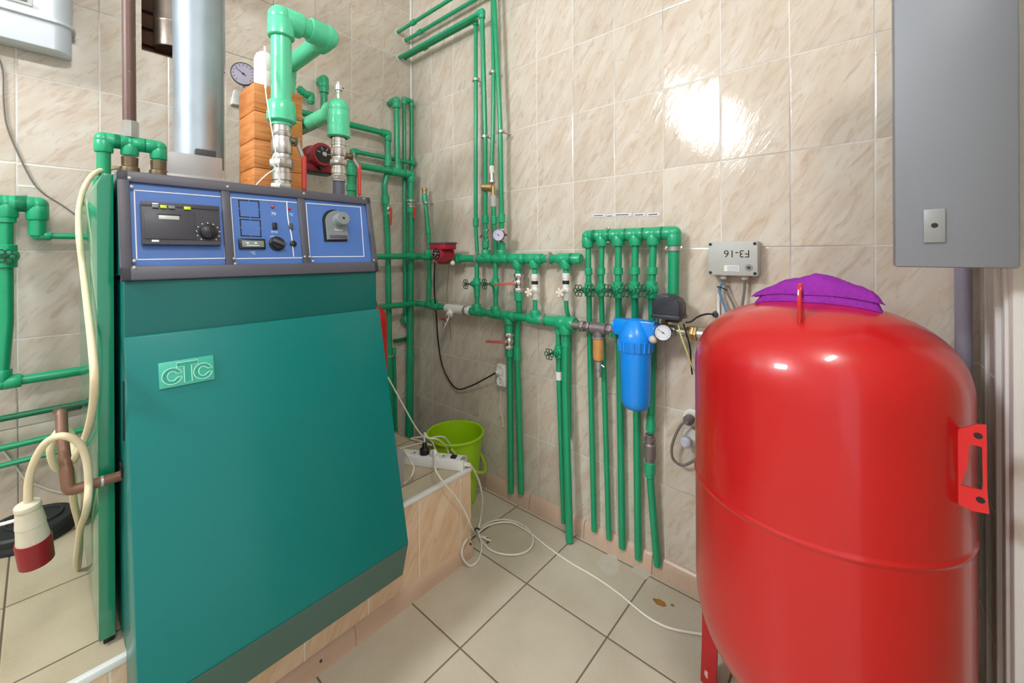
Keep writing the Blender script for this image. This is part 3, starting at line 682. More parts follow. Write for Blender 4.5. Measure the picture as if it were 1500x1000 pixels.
# air vent on the dome
zt2 = zd + R2*1.3
av = MB(); av.lathe([(.007,-.01),(.007,.02),(.009,.021),(.009,.028),(.013,.03),(.013,.048),(.008,.05),(.008,.058),(.004,.06),(0,.061)], (P2x,YP,zt2), seg=18); av.cyl((P2x,YP,zt2+.045), (P2x+.02,YP,zt2+.045), .0035, 10); av.build('air_vent', CHROME, rp)

# ---------------------------------------------------------------- wooden block with gauges
wx0, wx1, wy0, wy1 = -1.057, -.893, -.56, -.398
ZW, HW = PY(373, 120, wy0).z, .0998
for k in range(4):
    z1 = ZW - k*HW; z0 = max(z1 - HW + .0015, 1.4265)
    b = MB(); b.box((wx0, wy0, z0), (wx1, wy1, z1), .0025)
    place = ['topmost, under the white bottle', 'second from the top', 'third from the top', 'lowest, on the boiler'][k]
    tag(b.build('timber_block', WOOD), 'orange timber block in the stack behind the flow pipe, %s' % place, 'timber block', 'stacked timber blocks')
p = PY(388, 118, -.50); b = MB(); 
bt = thing('bottle', 'white plastic bottle standing on the topmost timber block', 'bottle', (p.x, -.50, ZW+.0005))
hb = PY(388, 79, -.50).z - ZW
b = MB(); b.lathe([(.0,0),(.032,0),(.035,.005),(.035,hb*.45),(.033,hb*.47),(.035,hb*.49),(.035,hb*.80),(.028,hb*.95),(.016,hb*1.02),(0,hb*1.03)], (p.x,-.50,ZW+.0005), seg=28); b.build('bottle_body', WHITEP, bt)
gp = PY(356.5, 108, -.16)
gauge('round pressure gauge with pale lilac dial left of the timber blocks', gp, (-.35,-1,-.12), .047, needle=2.5, stem=gp + V((.03,.10,-.02)), dial=mat('lilac_dial', (206, 200, 226), .35, var=.02))
b = MB(); p = PY(346, 143, -.02); b.prism([(p.x-.02,-.001,p.z-.035),(p.x+.02,-.001,p.z-.03),(p.x+.02,-.001,p.z+.03),(p.x-.008,-.001,p.z+.035)], (0,-.03,0), .002); tag(b.build('wall_bracket', PVC), 'small pale bracket on the wall under the lilac gauge', 'bracket')
# probe and thin white wire
wp = [PY(388, 68, -.80), PY(389, 95, -.80), PY(389, 130, -.82), PY(394, 165, -.84), PY(399, 195, -.845), PY(404, 222, -.845), PY(408, 245, -.845), PY(411, 270, -.84)]
tw = thing('sensor_wire', 'thin white sensor wire hanging in front of the thick flow pipe', 'wire', wp[0])
b = MB(); b.tube(wp, .0016, smooth=6, seg=8); b.build('wire', WHITEP, tw)
b = MB(); b.tube([wp[0], wp[1], wp[2]], .003, smooth=4, seg=8); b.build('sensor_sleeve', WHITEP, tw)
b = MB(); b.tube([PY(401,228,-.83), PY(398,240,-.83), PY(404,246,-.83), PY(390,256,-.83), PY(376,270,-.83), PY(374,274,-.83)], .0016, smooth=6, seg=8); b.tube([PY(404,222,-.845), PY(399,234,-.845), PY(403,247,-.845), PY(409,262,-.845), PY(404,272,-.845), PY(407,276,-.845)], .0016, smooth=6, seg=8); b.build('loose_ends', WHITEP, tw)
b = MB(CM); wpp = [V((*cl(x, y), .0065)) for x, y in ((960,198),(962,240),(968,300),(983,370),(990,430),(996,487))]; b.tube(wpp, .0015, smooth=6, seg=8); wob = b.build('hanging_wire', WHITEP)
tag(wob, 'short white wire running down the middle blue control panel', 'wire')

# ---------------------------------------------------------------- flue and top fittings
fl = thing('flue_pipe', 'shiny galvanised flue pipe rising from the boiler top into the wall', 'flue pipe', (-1.15, -.27, 1.43))
FX, FY = -1.152, -.27
b = MB(); b.lathe([(.077,0),(.077,.70),(.0785,.702),(.0785,.708),(.0755,.712),(.0755,.722),(.0785,.726),(.0785,.734),(.077,.738),(.077,.80)], (FX,FY,1.56), seg=40); b.build('pipe', GALV, fl)
b = MB(); b.tube([(FX,FY,2.355),(FX,FY,2.48),(FX,.12,2.48)], .0775, bend=.1, seg=32); b.build('elbow', GALV, fl)
b = MB(); q = PY(300, 226, FY-.075); b.box((q.x-.03, FY-.095, q.z-.014), (q.x+.03, FY-.06, q.z+.014), .003); b.build('inspection_cover', DKGREY, fl)
fb = thing('flue_box', 'low grey sheet metal box under the flue pipe on the boiler', 'metal box', (-1.15, -.3, 1.43))
a0 = PY(240, 224, -.42); a1 = PY(326, 236, -.42)
b = MB(); b.box((a0.x, -.42, 1.426), (a1.x, -.19, a1.z+.01), .003); b.build('box', SHEET, fb)
b = MB(); zl = PY(326, 262, -.43).z; b.box((a0.x-.005, -.435, 1.426), (a1.x+.008, -.42, zl), .002); b.build('flange', SHEET, fb)
cp_ = thing('chimney_connector', 'dull metal chimney pipe stub inside the dark wall recess', 'chimney pipe', (-1.15, .05, 2.11))
b = MB(); b.lathe([(.0,0),(.062,0),(.064,.006),(.064,.10),(.0655,.102),(.0655,.108),(.064,.11),(.064,.44)], (-1.172,.068,2.105), seg=32); b.build('pipe', GALVD, cp_)
# brown riser and green elbows on the boiler
YF = -.42
bx = PY(191, 190, YF)
br = thing('steel_riser', 'rusty brown vertical steel pipe left of the flue', 'pipe', (PY(190,190,YF).x, YF, bx.z))
zt3 = PY(190, 183, YF).z
b = MB(); b.tube([(bx.x-.002,YF,zt3), (bx.x-.004,YF,3.04)], .0165, seg=16); b.build('pipe', BROWNP, br)
b = MB(); b.cylb((bx.x,YF,PY(190,200,YF).z-.005), (bx.x,YF,zt3+.012), .0205, .002, 8); b.build('nut', STEEL, br)
Pq = [PY(152, 252, YF), PY(152, 210, YF), PY(190, 206, YF), PY(232, 218, YF)]
zf = PY(190, 210, YF).z
xs = [Pq[0].x, PY(190,206,YF).x, PY(232,218,YF).x]
PF = [V((xs[0],YF,1.38)), V((xs[0],YF,zf)), V((xs[1],YF,zf)), V((xs[2],YF,zf)), V((xs[2],YF,1.50))]
tf = ppr('green elbow bridge joining the brown riser to the boiler top', PF, .0165, elbows=(1,3), tees=((1,.999,(0,0,-1)),), fm=GREENF, sockets=((0,.28,.05,1.5),), name='riser_bridge', k=1.36, Lf=1.75)
for i, x in enumerate((xs[1], xs[2])):
    b = MB(); z1 = zf - .045; z0 = 1.425; H = z1 - z0
    b.lathe([(.020,0),(.020,H*.10),(.025,H*.13),(.026,H*.24),(.025,H*.36),(.020,H*.39),(.020,H*.46),(.0235,H*.49),(.025,H*.60),(.0235,H*.72),(.020,H*.75),(.021,H)], (x,YF,z0), seg=24); b.build('threaded_nipple', BROWNB, tf)

# ---------------------------------------------------------------- left of the boiler
# white wall heater
zb = 1.932
wh = thing('wall_heater', 'white wall-hung heater with rounded corner at the upper left', 'wall heater', (-1.8, 0, zb))
def slab(x1, y, z0, z1, rad, b):
    pts = [(-2.3,-.003),(x1,-.003)]; arc = [(x1-rad+rad*math.cos(a), -y+rad-rad*math.sin(a)) for a in [i*PI/2/7 for i in range(8)]]
    b.prism([V((x, yy, z0)) for x, yy in pts+arc+[(-2.3,-y)]], (0,0,z1-z0), .004)
b = MB(); slab(-1.472, .088, zb, 2.5, .045, b); b.build('casing', WHITEW, wh)
b = MB(); slab(-1.462, .098, 2.022, 2.032, .05, b); b.build('rim', WHITEW, wh)
q = PY(48, 2, -.12); b = MB(); b.box((-2.2,-.097,2.055), (q.x,-.086,2.3), .003); b.build('front_panel', PVC, wh)
b = MB(); b.box((-2.18,-.100,2.062), (q.x-.012,-.0955,2.29), .002); b.build('vent_grille', MIDGREY, wh)
# manifold on the left wall
AL = .06
pA = [PA(-60, 294, AL), PA(55, 299, AL), PA(57, 344, AL), PA(130, 345, AL)]
za = PA(20, 298, AL).z
PLm = [V((-3.19,-AL,za)), V((pA[1].x,-AL,za)), V((pA[1].x,-AL,PA(57,345,AL).z))]
hm = ppr('green header pipe on the left wall with a steel clip', PLm, .0215, elbows=(1,), tees=((0,(PA(9,300,AL).x+3.19)/(pA[1].x+3.19),(0,0,-1)),), k=1.25, name='header_pipe')
z9 = PA(57, 345, AL).z
ppr('thin green branch running from the left header to the boiler side', [V((pA[1].x,-AL,za-.03)), V((pA[1].x,-AL,z9)), V((-1.3,-AL,z9))], .0105, elbows=(1,), sockets=((0,.5,.03,1.9),(0,.28,.02,1.9)), k=1.55)
xv = PA(9, 375, AL).x; ze = PA(8, 560, AL).z
lv = ppr('green downpipe with a round handwheel on the left wall', [V((xv,-AL,za-.02)), V((xv,-AL,PA(9,470,AL).z)), V((xv-.012,-AL,ze)), V((-1.32,-AL,ze+.002))], .0165, elbows=(2,), sockets=((0,.08,.03),))
gate_valve(lv, (xv,-AL,PA(9,375,AL).z), UPZ, OUTA, .017, .06, .020)
clip(V((PA(33,297,AL).x,-AL,za)), (1,0,0), OUTA, .0225, 'steel clip on the left wall header beside the elbow', wall=.058, wd=.020)
for (y0, y1, r, mt, w_) in ((612, 603, .0105, GREEND, 'upper of the three green pipes low on the left wall'), (655, 644, .0105, GREEN, 'middle of the three green pipes low on the left wall'), (681, 667, .009, GREEN, 'lowest of the three green pipes low on the left wall')):
    z_ = PA(20, y0+(y1-y0)*.25, .045).z
    ppr(w_, [V((-3.19,-.045,z_)), V((-1.30,-.045,z_))], r, mt=mt, group='low pipes on the left wall')
# copper drain
zc = PY(175, 697, -.918).z; ce = PY(96, 718, -.918)
dp = thing('copper_drain', 'old copper pipe bending out of the boiler side beside the plug', 'pipe', (ce.x, -.918, zc))
tp = PY(90, 606, -.72)
b = MB(); b.tube([V((XL-.001,-.918,zc)), V((ce.x+.004,-.918,zc)), V((ce.x+.002,-.905,PY(94,690,-.905).z)), V((PY(91,640,-.86).x,-.86,PY(91,640,-.86).z)), PY(90,602,-.82)], lambda t: .0108 if t < .55 else .0098, bend=.012, seg=16); b.build('pipe', COPPER, dp)
b = MB(); q = V((XL-.035,-.918,zc)); b.cylb(q, q+V((.006,0,0)), .0115, .001, 16); b.build('solder_ring', STEEL, dp)
b = MB(); c_ = V((XL-.0015,-.915,zc+.012)); b.torus(c_, (1,0,0), .017, .0025, 20, 6); b.build('grommet', BLACK, dp)
b = MB(); b.tube([PY(90,602,-.82)+V((-.006,0,.003)), PX(116, 596, -1.475)], .0075, seg=12); b.build('brown_stub', BROWNP, dp)
# cream power cable and plug
def SX(u, v, x=-1.479): return PX(u, v, x)
CB = [V((-1.30,-.35,1.44)), PY(178, 249, -.40), PY(160, 247, -.42), PY(140, 253, -.44), PY(125, 272, -.47), PY(116, 305, -.49), SX(116, 345, -1.483), SX(121, 390, -1.479), SX(127, 440, -1.479), SX(134, 500, -1.479), SX(138, 550, -1.479), SX(136, 595, -1.479), SX(127, 635, -1.485), PY(113, 664, -.90), PY(106, 676, -.88), PY(108, 660, -.84), PY(106, 640, -.82), PY(93, 627, -.82), PY(79, 640, -.82), PY(74, 662, -.82), PY(83, 686, -.80), PY(98, 680, -.78), PY(106, 700, -.78), PY(108, 735, -.74), SX(116, 770, -1.482), SX(117, 800, -1.481), PZ(114, 831, PT+.010), SX(112, 818, -1.487), SX(118, 775, -1.483), PY(127, 745, -.92), PY(130, 705, -.93), PY(126, 670, -.935), PY(115, 648, -.94), PY(92, 638, -.94), PY(70, 646, -.92), PY(54, 668, -.90), PY(43, 700, -.88), PY(41, 736, -.87)]
cb = thing('power_cable', 'thick cream power cable looped beside the boiler with a red and white plug', 'power cable', CB[-1])
b = MB(); b.tube(CB, .0068, smooth=8, seg=12); b.build('cable', CREAM, cb)
pc = PY(40, 738, -.87); pe = PY(54, 822, -.85); ax = (pe-pc).normalized(); LP = (pe-pc).length
b = MB(); b.lathe([(.010,-.004),(.0185,0),(.0195,.003),(.0195,LP*.08),(.0185,LP*.09),(.0225,LP*.34),(.0215,LP*.35),(.0245,LP*.6),(.0245,LP*.62)], pc, ax, 28); plug = b.build('plug_housing', mat('dirty_white_plug', (214, 208, 186), .5, var=.12, scale=40), cb)
b = MB(); b.lathe([(.0265,LP*.6),(.027,LP*.63),(.0262,LP),(.024,LP),(.024,LP*.85),(0,LP*.85)], pc, ax, 28); b.box((-.003,-.003,-.003),(.003,.003,.003)) if False else None; b.build('plug_collar', mat('dark_red_plug', (140, 26, 34), .35, var=.08), cb)
b = MB(); q = pc + ax*LP*.8 + (CAM-pc).normalized()*.0262; b.tube([q-ax*LP*.16, q+ax*LP*.16], .0014, seg=6); b.build('collar_seam', WHITEP, cb)
# black round lid on the plinth
lc = PZ(64, 768, PT+.03)
ld = thing('rubber_lid', 'flat black round lid lying on the plinth behind the plug', 'lid', (-1.575,-.235,PT))
LC = V((-1.572,-.205,PT))
b = MB(); b.lathe([(.0,0),(.097,0),(.101,.004),(.101,.016),(.098,.02),(.098,.026),(.101,.03),(.101,.042),(.095,.048),(0,.05)], LC, seg=44); b.build('lid', RUBBER, ld)
b = MB(); b.torus(LC+V((.01,.01,.05)), UPZ, .06, .004, 32, 8); b.build('raised_ring', RUBBER, ld)
# thin wires on the left wall
b = MB(); b.tube([PA(-20,60,.004), PA(2,95,.004), PA(5,150,.004), PA(10,185,.004), PA(25,222,.004), PA(45,262,.004), PA(62,282,.004), PA(90,300,.004), PA(120,322,.004)], .0022, smooth=6, seg=8); tag(b.build('thin_wire', CABLEG), 'thin grey wire trailing down the wall below the white heater', 'wire')
b = MB(); b.tube([PA(-10,640,.006), PA(6,662,.006), PA(24,684,.006), PA(38,702,.006), PA(60,712,.006), PA(84,720,.006), PA(130,728,.006)], .0032, smooth=6, seg=8); tag(b.build('thin_cable', CABLEW), 'thin white cable drooping along the wall below the three low pipes', 'cable')
b = MB(); b.tube([PY(-10,770,-.80), PY(8,766,-.81), PY(28,760,-.83)], .0035, smooth=4, seg=8); tag(b.build('white_cord', WHITEP), 'short white cord entering the picture beside the red and white plug', 'cord')
b = MB(); p = PA(26,270,0); b.box((p.x, -.0012, p.z-.007), (p.x+.045, -.0002, p.z)); lb = b.build('wall_label', PVC); tag(lb, 'tiny white paper label on the tile above the left header', 'label')

# ---------------------------------------------------------------- pipes on the back wall, right of the boiler
z1_ = PA(540, 190, .06).z; r_ = .0165
xA = PA(568, 200, .06).x
wa = ppr('green pipe leaving the return pipe dome and turning down the back wall', [V((P2x+.03,-.06,PA(515,183,.06).z)), V((xA,-.06,PA(515,183,.06).z)), V((xA,-.06,PA(566,248,.06).z)), V((PA(563,272,.06).x,-.06,PA(563,272,.06).z)), V((PA(564,285,.06).x,-.06,PA(564,285,.06).z)), V((PA(568,350,.06).x,-.06,PA(568,350,.06).z)), V((PA(573,640,.06).x,-.06,0))], r_, elbows=(1,), sockets=((1,.75,.07,1.3),(4,.12,.05,1.4)), tees=((0,.40,(0,0,1)),), k=1.34, name='back_wall_pipe')
ball_valve(wa, PA(568,306,.06), UPZ, .017, .075, OUTA, PA(572,328,.105), REDL)
xT = P2x+.03 + (xA-P2x-.03)*.40; zT = PA(515,183,.06).z
ppr('short green stub with capped elbow standing on the back wall tee', [V((xT,-.06,zT)), V((xT,-.06,PA(538,137,.06).z)), V((xT,-.004,PA(538,137,.06).z))], .0165, elbows=(1,), sockets=((0,.80,.06,1.36),), k=1.45, name='pipe_stub')
zH2a = PA(525,243,.075).z
xW2 = PA(580,150,.075).x
w2 = ppr('long green riser with a rounded top elbow on the back wall', [V((xW2,-.004,PA(576,146,.08).z)), V((xW2,-.08,PA(576,146,.08).z)), V((xW2+.005,-.08,zH2a))], .0170, elbows=(1,), k=1.4)
xEnd = PA(602,258,.08).x
h2 = ppr('thick green crossbar pipe joining the risers in the corner', [V((P2x+.05,-.08,zH2a)), V((xEnd,-.08,zH2a)), V((xEnd,-.08,PA(602,350,.08).z)), V((PA(600,500,.06).x,-.06,PA(600,500,.06).z)), V((PA(598,640,.06).x,-.06,0))], .0185, elbows=(1,), tees=((0,(xW2+.005-P2x-.05)/(xEnd-P2x-.05),(0,0,1)),), sockets=((1,.55,.04),), k=1.3)
ball_valve(h2, PA(602,304,.08), UPZ, .018, .055, OUTA, PA(606,318,.125), REDL)
clip(PA(602,294,.08), UPZ, OUTA, .019, 'steel clip above the red lever valve in the room corner', wall=.078)
zH1 = PA(520,222,.05).z
h1 = ppr('slim green pipe bar above the crossbar on the back wall', [V((PA(517,222,.05).x,-.05,PA(517,240,.05).z)), V((PA(517,222,.05).x,-.05,zH1)), V((PA(606,233,.05).x,-.05,zH1))], .0125, elbows=(1,), sockets=((1,.98,.035),), k=1.35)
x3 = PA(592,150,.04).x; x4 = PA(611,155,.035).x
zt4 = PA(600,148,.04).z
ppr('darker slim green riser hooked over to the corner pipe', [V((x3,-.04,PA(583,470,.04).z)), V((x3,-.04,zt4)), V((min(x4,-.03),-.04,zt4)), V((min(x4,-.03),-.04,PA(611,180,.035).z)), V((min(x4,-.03)-.004,-.04,PA(609,520,.035).z)), V((min(x4,-.03)-.01,-.04,0))], .0118, elbows=(1,2), sockets=((3,.17,.05),(4,.01,.04)), bend=.015, k=1.4)
b = MB(); q = V((x3,-.04,PA(583,472,.04).z)); joint(b, q, [(0,0,1),(0,1,0)], .018, .03); tag(b.build('pipe_elbow', GREENF), 'single green elbow ending the darker riser near the wall', 'pipe elbow')
b = MB(); q0 = PA(577,508,.03); q1 = PA(596,496,.03); b.tube([V((q0.x,-.03,q1.z)), V((q1.x+.03,-.03,q1.z))], .011, seg=12); tag(b.build('cross_pipe', GREEND), 'short dark cross pipe low between the corner risers', 'pipe')
ppr('short green downpipe strapped beside the leftmost riser behind the door', [V((PA(577,512,.045).x,-.045,PA(577,512,.045).z)), V((PA(581,640,.045).x,-.045,0))], .011, caps=(0,))
clip(PA(571,521,.06), UPZ, OUTA, .0175, 'steel clip strapping the leftmost riser beside the door', wall=.058)
# circulation pump near the wooden block
def pump(label, c, axis, up, R, L, facemat, base=True):
    c, axis, up = V(c), V(axis).normalized(), V(up).normalized(); sd = axis.cross(up)
    pm = thing('circulation_pump', label, 'pump', c)
    b = MB(); b.lathe([(R*.55,-L*.55),(R*1.05,-L*.5),(R*1.05,-L*.38),(R*.92,-L*.35),(R*.98,L*.3),(R*1.0,L*.42),(R*.93,L*.5),(R*.7,L*.505),(0,L*.5)], c, axis, 32); b.build('motor_housing', REDP, pm)
    b = MB(); b.lathe([(R*.72,0),(R*.72,.003),(0,.0032)], c+axis*L*.5, axis, 28); f = b.build('face_plate', facemat, pm)
    b = MB(); b.lathe([(R*.2,0),(R*.2,.005),(R*.12,.007),(0,.007)], c+axis*(L*.5+.003), axis, 14); b.build('bleed_screw', CHROME, f)
    b = MB(); M = frame(c+axis*(L*.5+.0032), sd, up)
    b.M = M
    for i in range(7):
        a = i*2*PI/7+.3; 
        for rr in (.42, .56): b.box((R*rr*math.cos(a)-R*.05, R*rr*math.sin(a)-R*.03, 0), (R*rr*math.cos(a)+R*.05, R*rr*math.sin(a)+R*.03, .0006))
    b.build('face_print', PALE, f, flat=True)
    return pm
pcn = PA(466, 229, .15)
pm1 = pump('red circulation pump with round dark face between the two thick boiler pipes', pcn, (.12,-1,.05), (0,0,1), .058, .10, BLACK)
b = MB(); zb1 = PA(466,247,.13).z; b.box((pcn.x-.06,-.165,zb1-.02), (pcn.x+.07,-.09,zb1+.018), .006); bs = b.build('terminal_box', REDP, pm1)
b = MB(); b.box((pcn.x-.055,-.172,zb1-.028), (pcn.x+.068,-.09,zb1-.019), .002); b.build('terminal_lid', BLACK, pm1)
b = MB(); b.cyl((pcn.x,-.17,zb1), (pcn.x,-.19,zb1), .013, 16); b.build('cable_gland', BLACK, pm1)
b = MB(); b.tube([V((pcn.x-.09,-.08,pcn.z-.02)), V((pcn.x+.09,-.08,pcn.z-.02))], .02, seg=16); b.build('pump_body', IRON, pm1)
ppr('green offset fitting on the wall right of the timber blocks', [PY(436,128,-.05), PY(447,138,-.05), V((PY(455,147,-.05).x,-.05,PY(455,140,-.05).z)), V((PY(455,147,-.05).x,-.05,PY(455,152,-.05).z))], .014, elbows=(2,), sockets=((0,.5,.03),), name='pipe_fitting', k=1.35)
vs = ppr('green valve pipe half hidden behind the return pipe stub', [V((PY(514,240,-.25).x,-.25,PY(514,240,-.25).z)), V((PY(514,240,-.25).x,-.25,PT))], .018, sockets=((0,.03,.04),(0,.09,.03)), k=1.3)
ppr('slim dark green riser just right of the hidden valve pipe', [V((PY(520,240,-.2).x,-.2,PY(520,240,-.2).z)), V((PY(520,240,-.2).x,-.2,PT))], .008, mt=GREEND)

# ---------------------------------------------------------------- headers running from the boiler round the corner
OB = .055
zU = PB(690, 376, OB).z; zUa = PA(580, 373, .09).z
def HB(u, v, off=OB): return PB(u, v, off)
zu = (HB(690,376).z + HB(840,382).z)/2
pump2c = HB(650, 371, .07)
uh0 = ppr('upper green header coming from the boiler to the red pump in the corner', [V((-.80,-.115,zu+.012)), V((-.065,-.115,zu+.012)), V((-OB,-.14,zu+.01)), V((-OB,pump2c.y+.06,zu+.008))], .0165, tees=((2,.45,(0,0,1)),), sockets=((0,.965,.07),), name='header_pipe', k=1.3, bend=.03)
yU1 = HB(848,382).y
yy = lambda u, off=OB: PB(u, 380, off).y
uh = ppr('upper green header on the right wall between the red pump and the end cap', [V((-OB,pump2c.y-.045,zu)), V((-OB,yU1,zu))], .0195, caps=(1,),
   tees=tuple((0,(yy(u)-(pump2c.y-.045))/(yU1-pump2c.y+.045),d) for u, d in ((712,(0,0,1)),(735,(0,0,1)),(758.5,(0,0,-1)),(783,(0,0,-1)),(829,(0,0,-1)))), sockets=((0,.03,.05,1.5),(0,.07,.03,1.3)), name='header_pipe', k=1.28)
pm2 = pump('red circulation pump on the upper header in the room corner', PX(649,372,-.135), (-1,.05,0), (0,0,1), .042, .085, BLACK)
b = MB(); q = pump2c; b.cylb(V((-OB,q.y+.045,zu+.002)), V((-OB,q.y-.045,zu+.002)), .032, .008, 24); b.cyl((-.055,q.y,zu), (-.10,q.y,zu), .034, 20); b.build('pump_body', REDP, pm2)
qa, qb = PX(635,364,-.15), PX(658,357,-.15); b = MB(); b.box((-.18,qb.y,qa.z-.006), (-.10,qa.y,qb.z), .005); b.build('terminal_box', REDP, pm2)
b = MB(); b.box((-.183,qb.y-.003,qb.z-.001), (-.097,qa.y+.003,qb.z+.009), .002); b.build('terminal_lid', CHAR, pm2)
b = MB(); b.sphere(HB(663,385,.09), .013); b.build('white_screw_cap', WHITEP, pm2)
clip(V((-OB,yy(699.5),zu)), (0,1,0), OUTB, .0225, 'steel clip on the upper header right after the pump', wall=.053, wd=.014)
clip(V((-OB,yy(806),zu)), (0,1,0), OUTB, .0205, 'steel clip near the capped end of the upper header', wall=.053, wd=.014)
# lower header
zl_ = (HB(700,456).z + HB(815,472).z)/2; yL = lambda u: PB(u, 462, OB).y
lh0 = ppr('lower green header coming from the boiler round the corner to the white tee', [V((-.80,-.115,zl_+.006)), V((-.065,-.115,zl_+.006)), V((-OB,-.145,zl_+.006)), V((-OB,yL(660),zl_))], .0165, tees=((2,.5,(0,0,1)),), sockets=((0,.05,.05),(2,.15,.04)), name='header_pipe', k=1.3, bend=.03)
lh = ppr('lower green header on the right wall ending at the grey iron fittings', [V((-OB,yL(690),zl_)), V((-OB,yL(846),zl_))], .0185, tees=tuple((0,(yL(u)-yL(690))/(yL(846)-yL(690)),d) for u, d in ((698,(0,0,1)),(726,(0,0,1)),(745,(0,0,-1)),(784,(0,0,1)))), sockets=((0,.93,.055,1.6),(0,.8,.05,1.3)), name='header_pipe', k=1.28)
yb_ = yL(829)
b = MB(); joint(b, V((-OB,yb_,zl_)), [(0,1,0),(0,-1,0),(0,0,-1)], .030, .048); b.build('reducing_tee', GREENF, lh)
clip(V((-OB,yL(796),zl_)), (0,1,0), OUTB, .0195, 'steel clip on the lower header left of the big tee', wall=.053, wd=.014)
wt = thing('drain_tee', 'white plastic tee with a metal drain tap in the lower header', 'drain valve', V((-OB,yL(672),zl_)))
b = MB(); b.cylb(V((-OB,yL(654),zl_)), V((-OB,yL(690),zl_)), .024, .003, 20); q = PB(658, 462, .09); b.cyl(V((-OB,yL(661),zl_)), q, .018, 18); b.build('tee_body', WHITEP, wt)
b = MB(); b.cylb(V((-OB,yL(681),zl_)), V((-OB,yL(685.5),zl_)), .0265, .002, 20); b.build('clamp_ring', STEEL, wt)
q2 = PB(650, 480, .11); b = MB(); b.lathe([(.013,0),(.013,.02),(.017,.021),(.017,.032),(.012,.034),(.012,.05),(.015,.051),(.015,.06),(.009,.062),(.009,(q2-q).length)], q, (q2-q), 16); tpb = b.build('tap', CHROME, wt)
b = MB(); b.cyl(q+(q2-q)*.3+V((-.02,0,0)), q+(q2-q)*.3+V((-.025,.025,.006)), .006, 10); b.build('tap_knob', REDP, wt)

# verticals on the right wall, from the ceiling to the upper header
def vert(label, pix, r, off=OB, **kw):
    return ppr(label, [PB(u, v, off) for u, v in pix], r, **kw)
zhi = lambda u, v, off=OB: PB(u, v, off)
# pipes along the top, out of the back wall
yTa = PB(697,28).y
t1 = [PB(597,83,.05), PB(697,30,.05)]
zTl = PB(690,33,.05).z
ppr('lowest of the four green pipes leaving the back wall near the ceiling, turning down first', [V((-.05,.03,zTl)), V((-.05,PB(697,30,.05).y,zTl)), V((-.05,PB(697,330,.05).y,PB(697,330,.05).z)), V((-.05,PB(699,372,.05).y,zu+.03))], .0105, elbows=(1,), sockets=((0,.35,.03,1.5),(1,.985,.045,1.5)), bend=.01, group=None, k=1.45)
zT2 = PB(705,18,.09).z
ppr('second lowest green pipe near the ceiling, turning down beside its neighbour', [V((-.09,.03,zT2)), V((-.09,PB(706,18,.09).y,zT2)), V((-.065,PB(711,200,.065).y,PB(711,200,.065).z)), V((-OB,PB(712,325).y,PB(712,325).z)), V((-OB,yy(712),zu))], .0118, elbows=(1,), sockets=((2,.97,.04,1.5),(3,.62,.035,1.5)), k=1.45)
zT3 = PB(660,20,.06).z
for off, (ua, va), w_ in ((.045, (600,58), 'second highest'), (.10, (594,52), 'highest')):
    pz = PB(705, -6, off).z if off < .08 else PB(690, -20, off).z
    y0 = PB(730, -10, off).y
    ppr('%s green pipe near the ceiling, running out of the frame top' % w_, [V((-off,.03,pz)), V((-off,y0,pz)), V((-off,y0,3.04))], .0105, elbows=(1,), sockets=((0,.22,.03,1.5),), k=1.4)
b = MB()
for off, zz in ((.05,zTl),(.09,zT2),(.045,PB(705,-6,.045).z),(.10,PB(690,-20,.10).z)): b.torus((-off,-.003,zz), (0,1,0), .0155, .003, 20, 6)
tag(b.build('pipe_collars', WHITEP), 'white collars where the four ceiling pipes enter the back wall', 'pipe collar', kind='stuff')
v3 = ppr('green pipe crossing behind its neighbour down to the brass tee', [PB(721,-40,.05), PB(723,105,.05), PB(722,200,.055), PB(720,240,.06), PB(720,246,.06)], .0105, sockets=((0,.1,.01),), bend=.05)
v4 = ppr('green pipe slanting from the frame top to the lower gauge', [PB(722,-40,.075), PB(733,190,.065), PB(735,325,.06), V((-OB,yy(735),zu))], .0118, sockets=((1,.96,.045,1.5),(2,.66,.035,1.6)), bend=.05, k=1.45)
bt_ = thing('brass_tee', 'brass and white valve joint between the crossing pipes', 'pipe fitting', PB(721,265,.06))
b = MB(); b.cylb(PB(720,243,.06), PB(720.5,254,.06), .013, .002, 16); b.build('white_sleeve', WHITEP, bt_)
b = MB(); b.cyl(PB(720.5,254,.06), PB(721,268,.06), .012, 16); hexring(b, PB(721,266,.06), UPZ, .016, .014); b.build('coupling', CHROME, bt_)
b = MB(); b.cylb(PB(707,274,.075), PB(722,275,.06), .021, .003, 20); b.cyl(PB(722,272,.06), PB(723,288,.06), .009, 12); b.build('brass_cap', BRASS, bt_)
b = MB(); b.cylb(PB(723,286,.06), PB(723,303,.06), .016, .002, 16); b.build('pale_union', mat('pale_grey_union', (188, 190, 184), .35), bt_)
ppr('short green pipe below the brass tee passing behind the small gauge', [PB(723.5,303,.06), PB(724,326,.06), PB(727,365,.05), V((-OB,yy(727),zu))], .0115, sockets=((0,.85,.04,1.4),), bend=.03)
rv = thing('lever_valve', 'small red lever valve above the upper header, left of the small gauge', 'valve', PB(712,345))
ball_valve(rv, PB(712,345), UPZ, .013, .065, OUTB, PB(704,347,.10), REDP)
rv2 = thing('lever_valve', 'small red lever valve half hidden behind the small gauge', 'valve', PB(735,344,.057))
ball_valve(rv2, PB(735.5,344,.057), UPZ, .013, .06, OUTB, PB(742,344,.09), REDP)
gauge('small round gauge with lilac dial above the upper header', PB(730,344,.12), (-1,-.55,0), .029, needle=2.6, stem=PB(731,346,.07), dial=MATS['lilac_dial'])
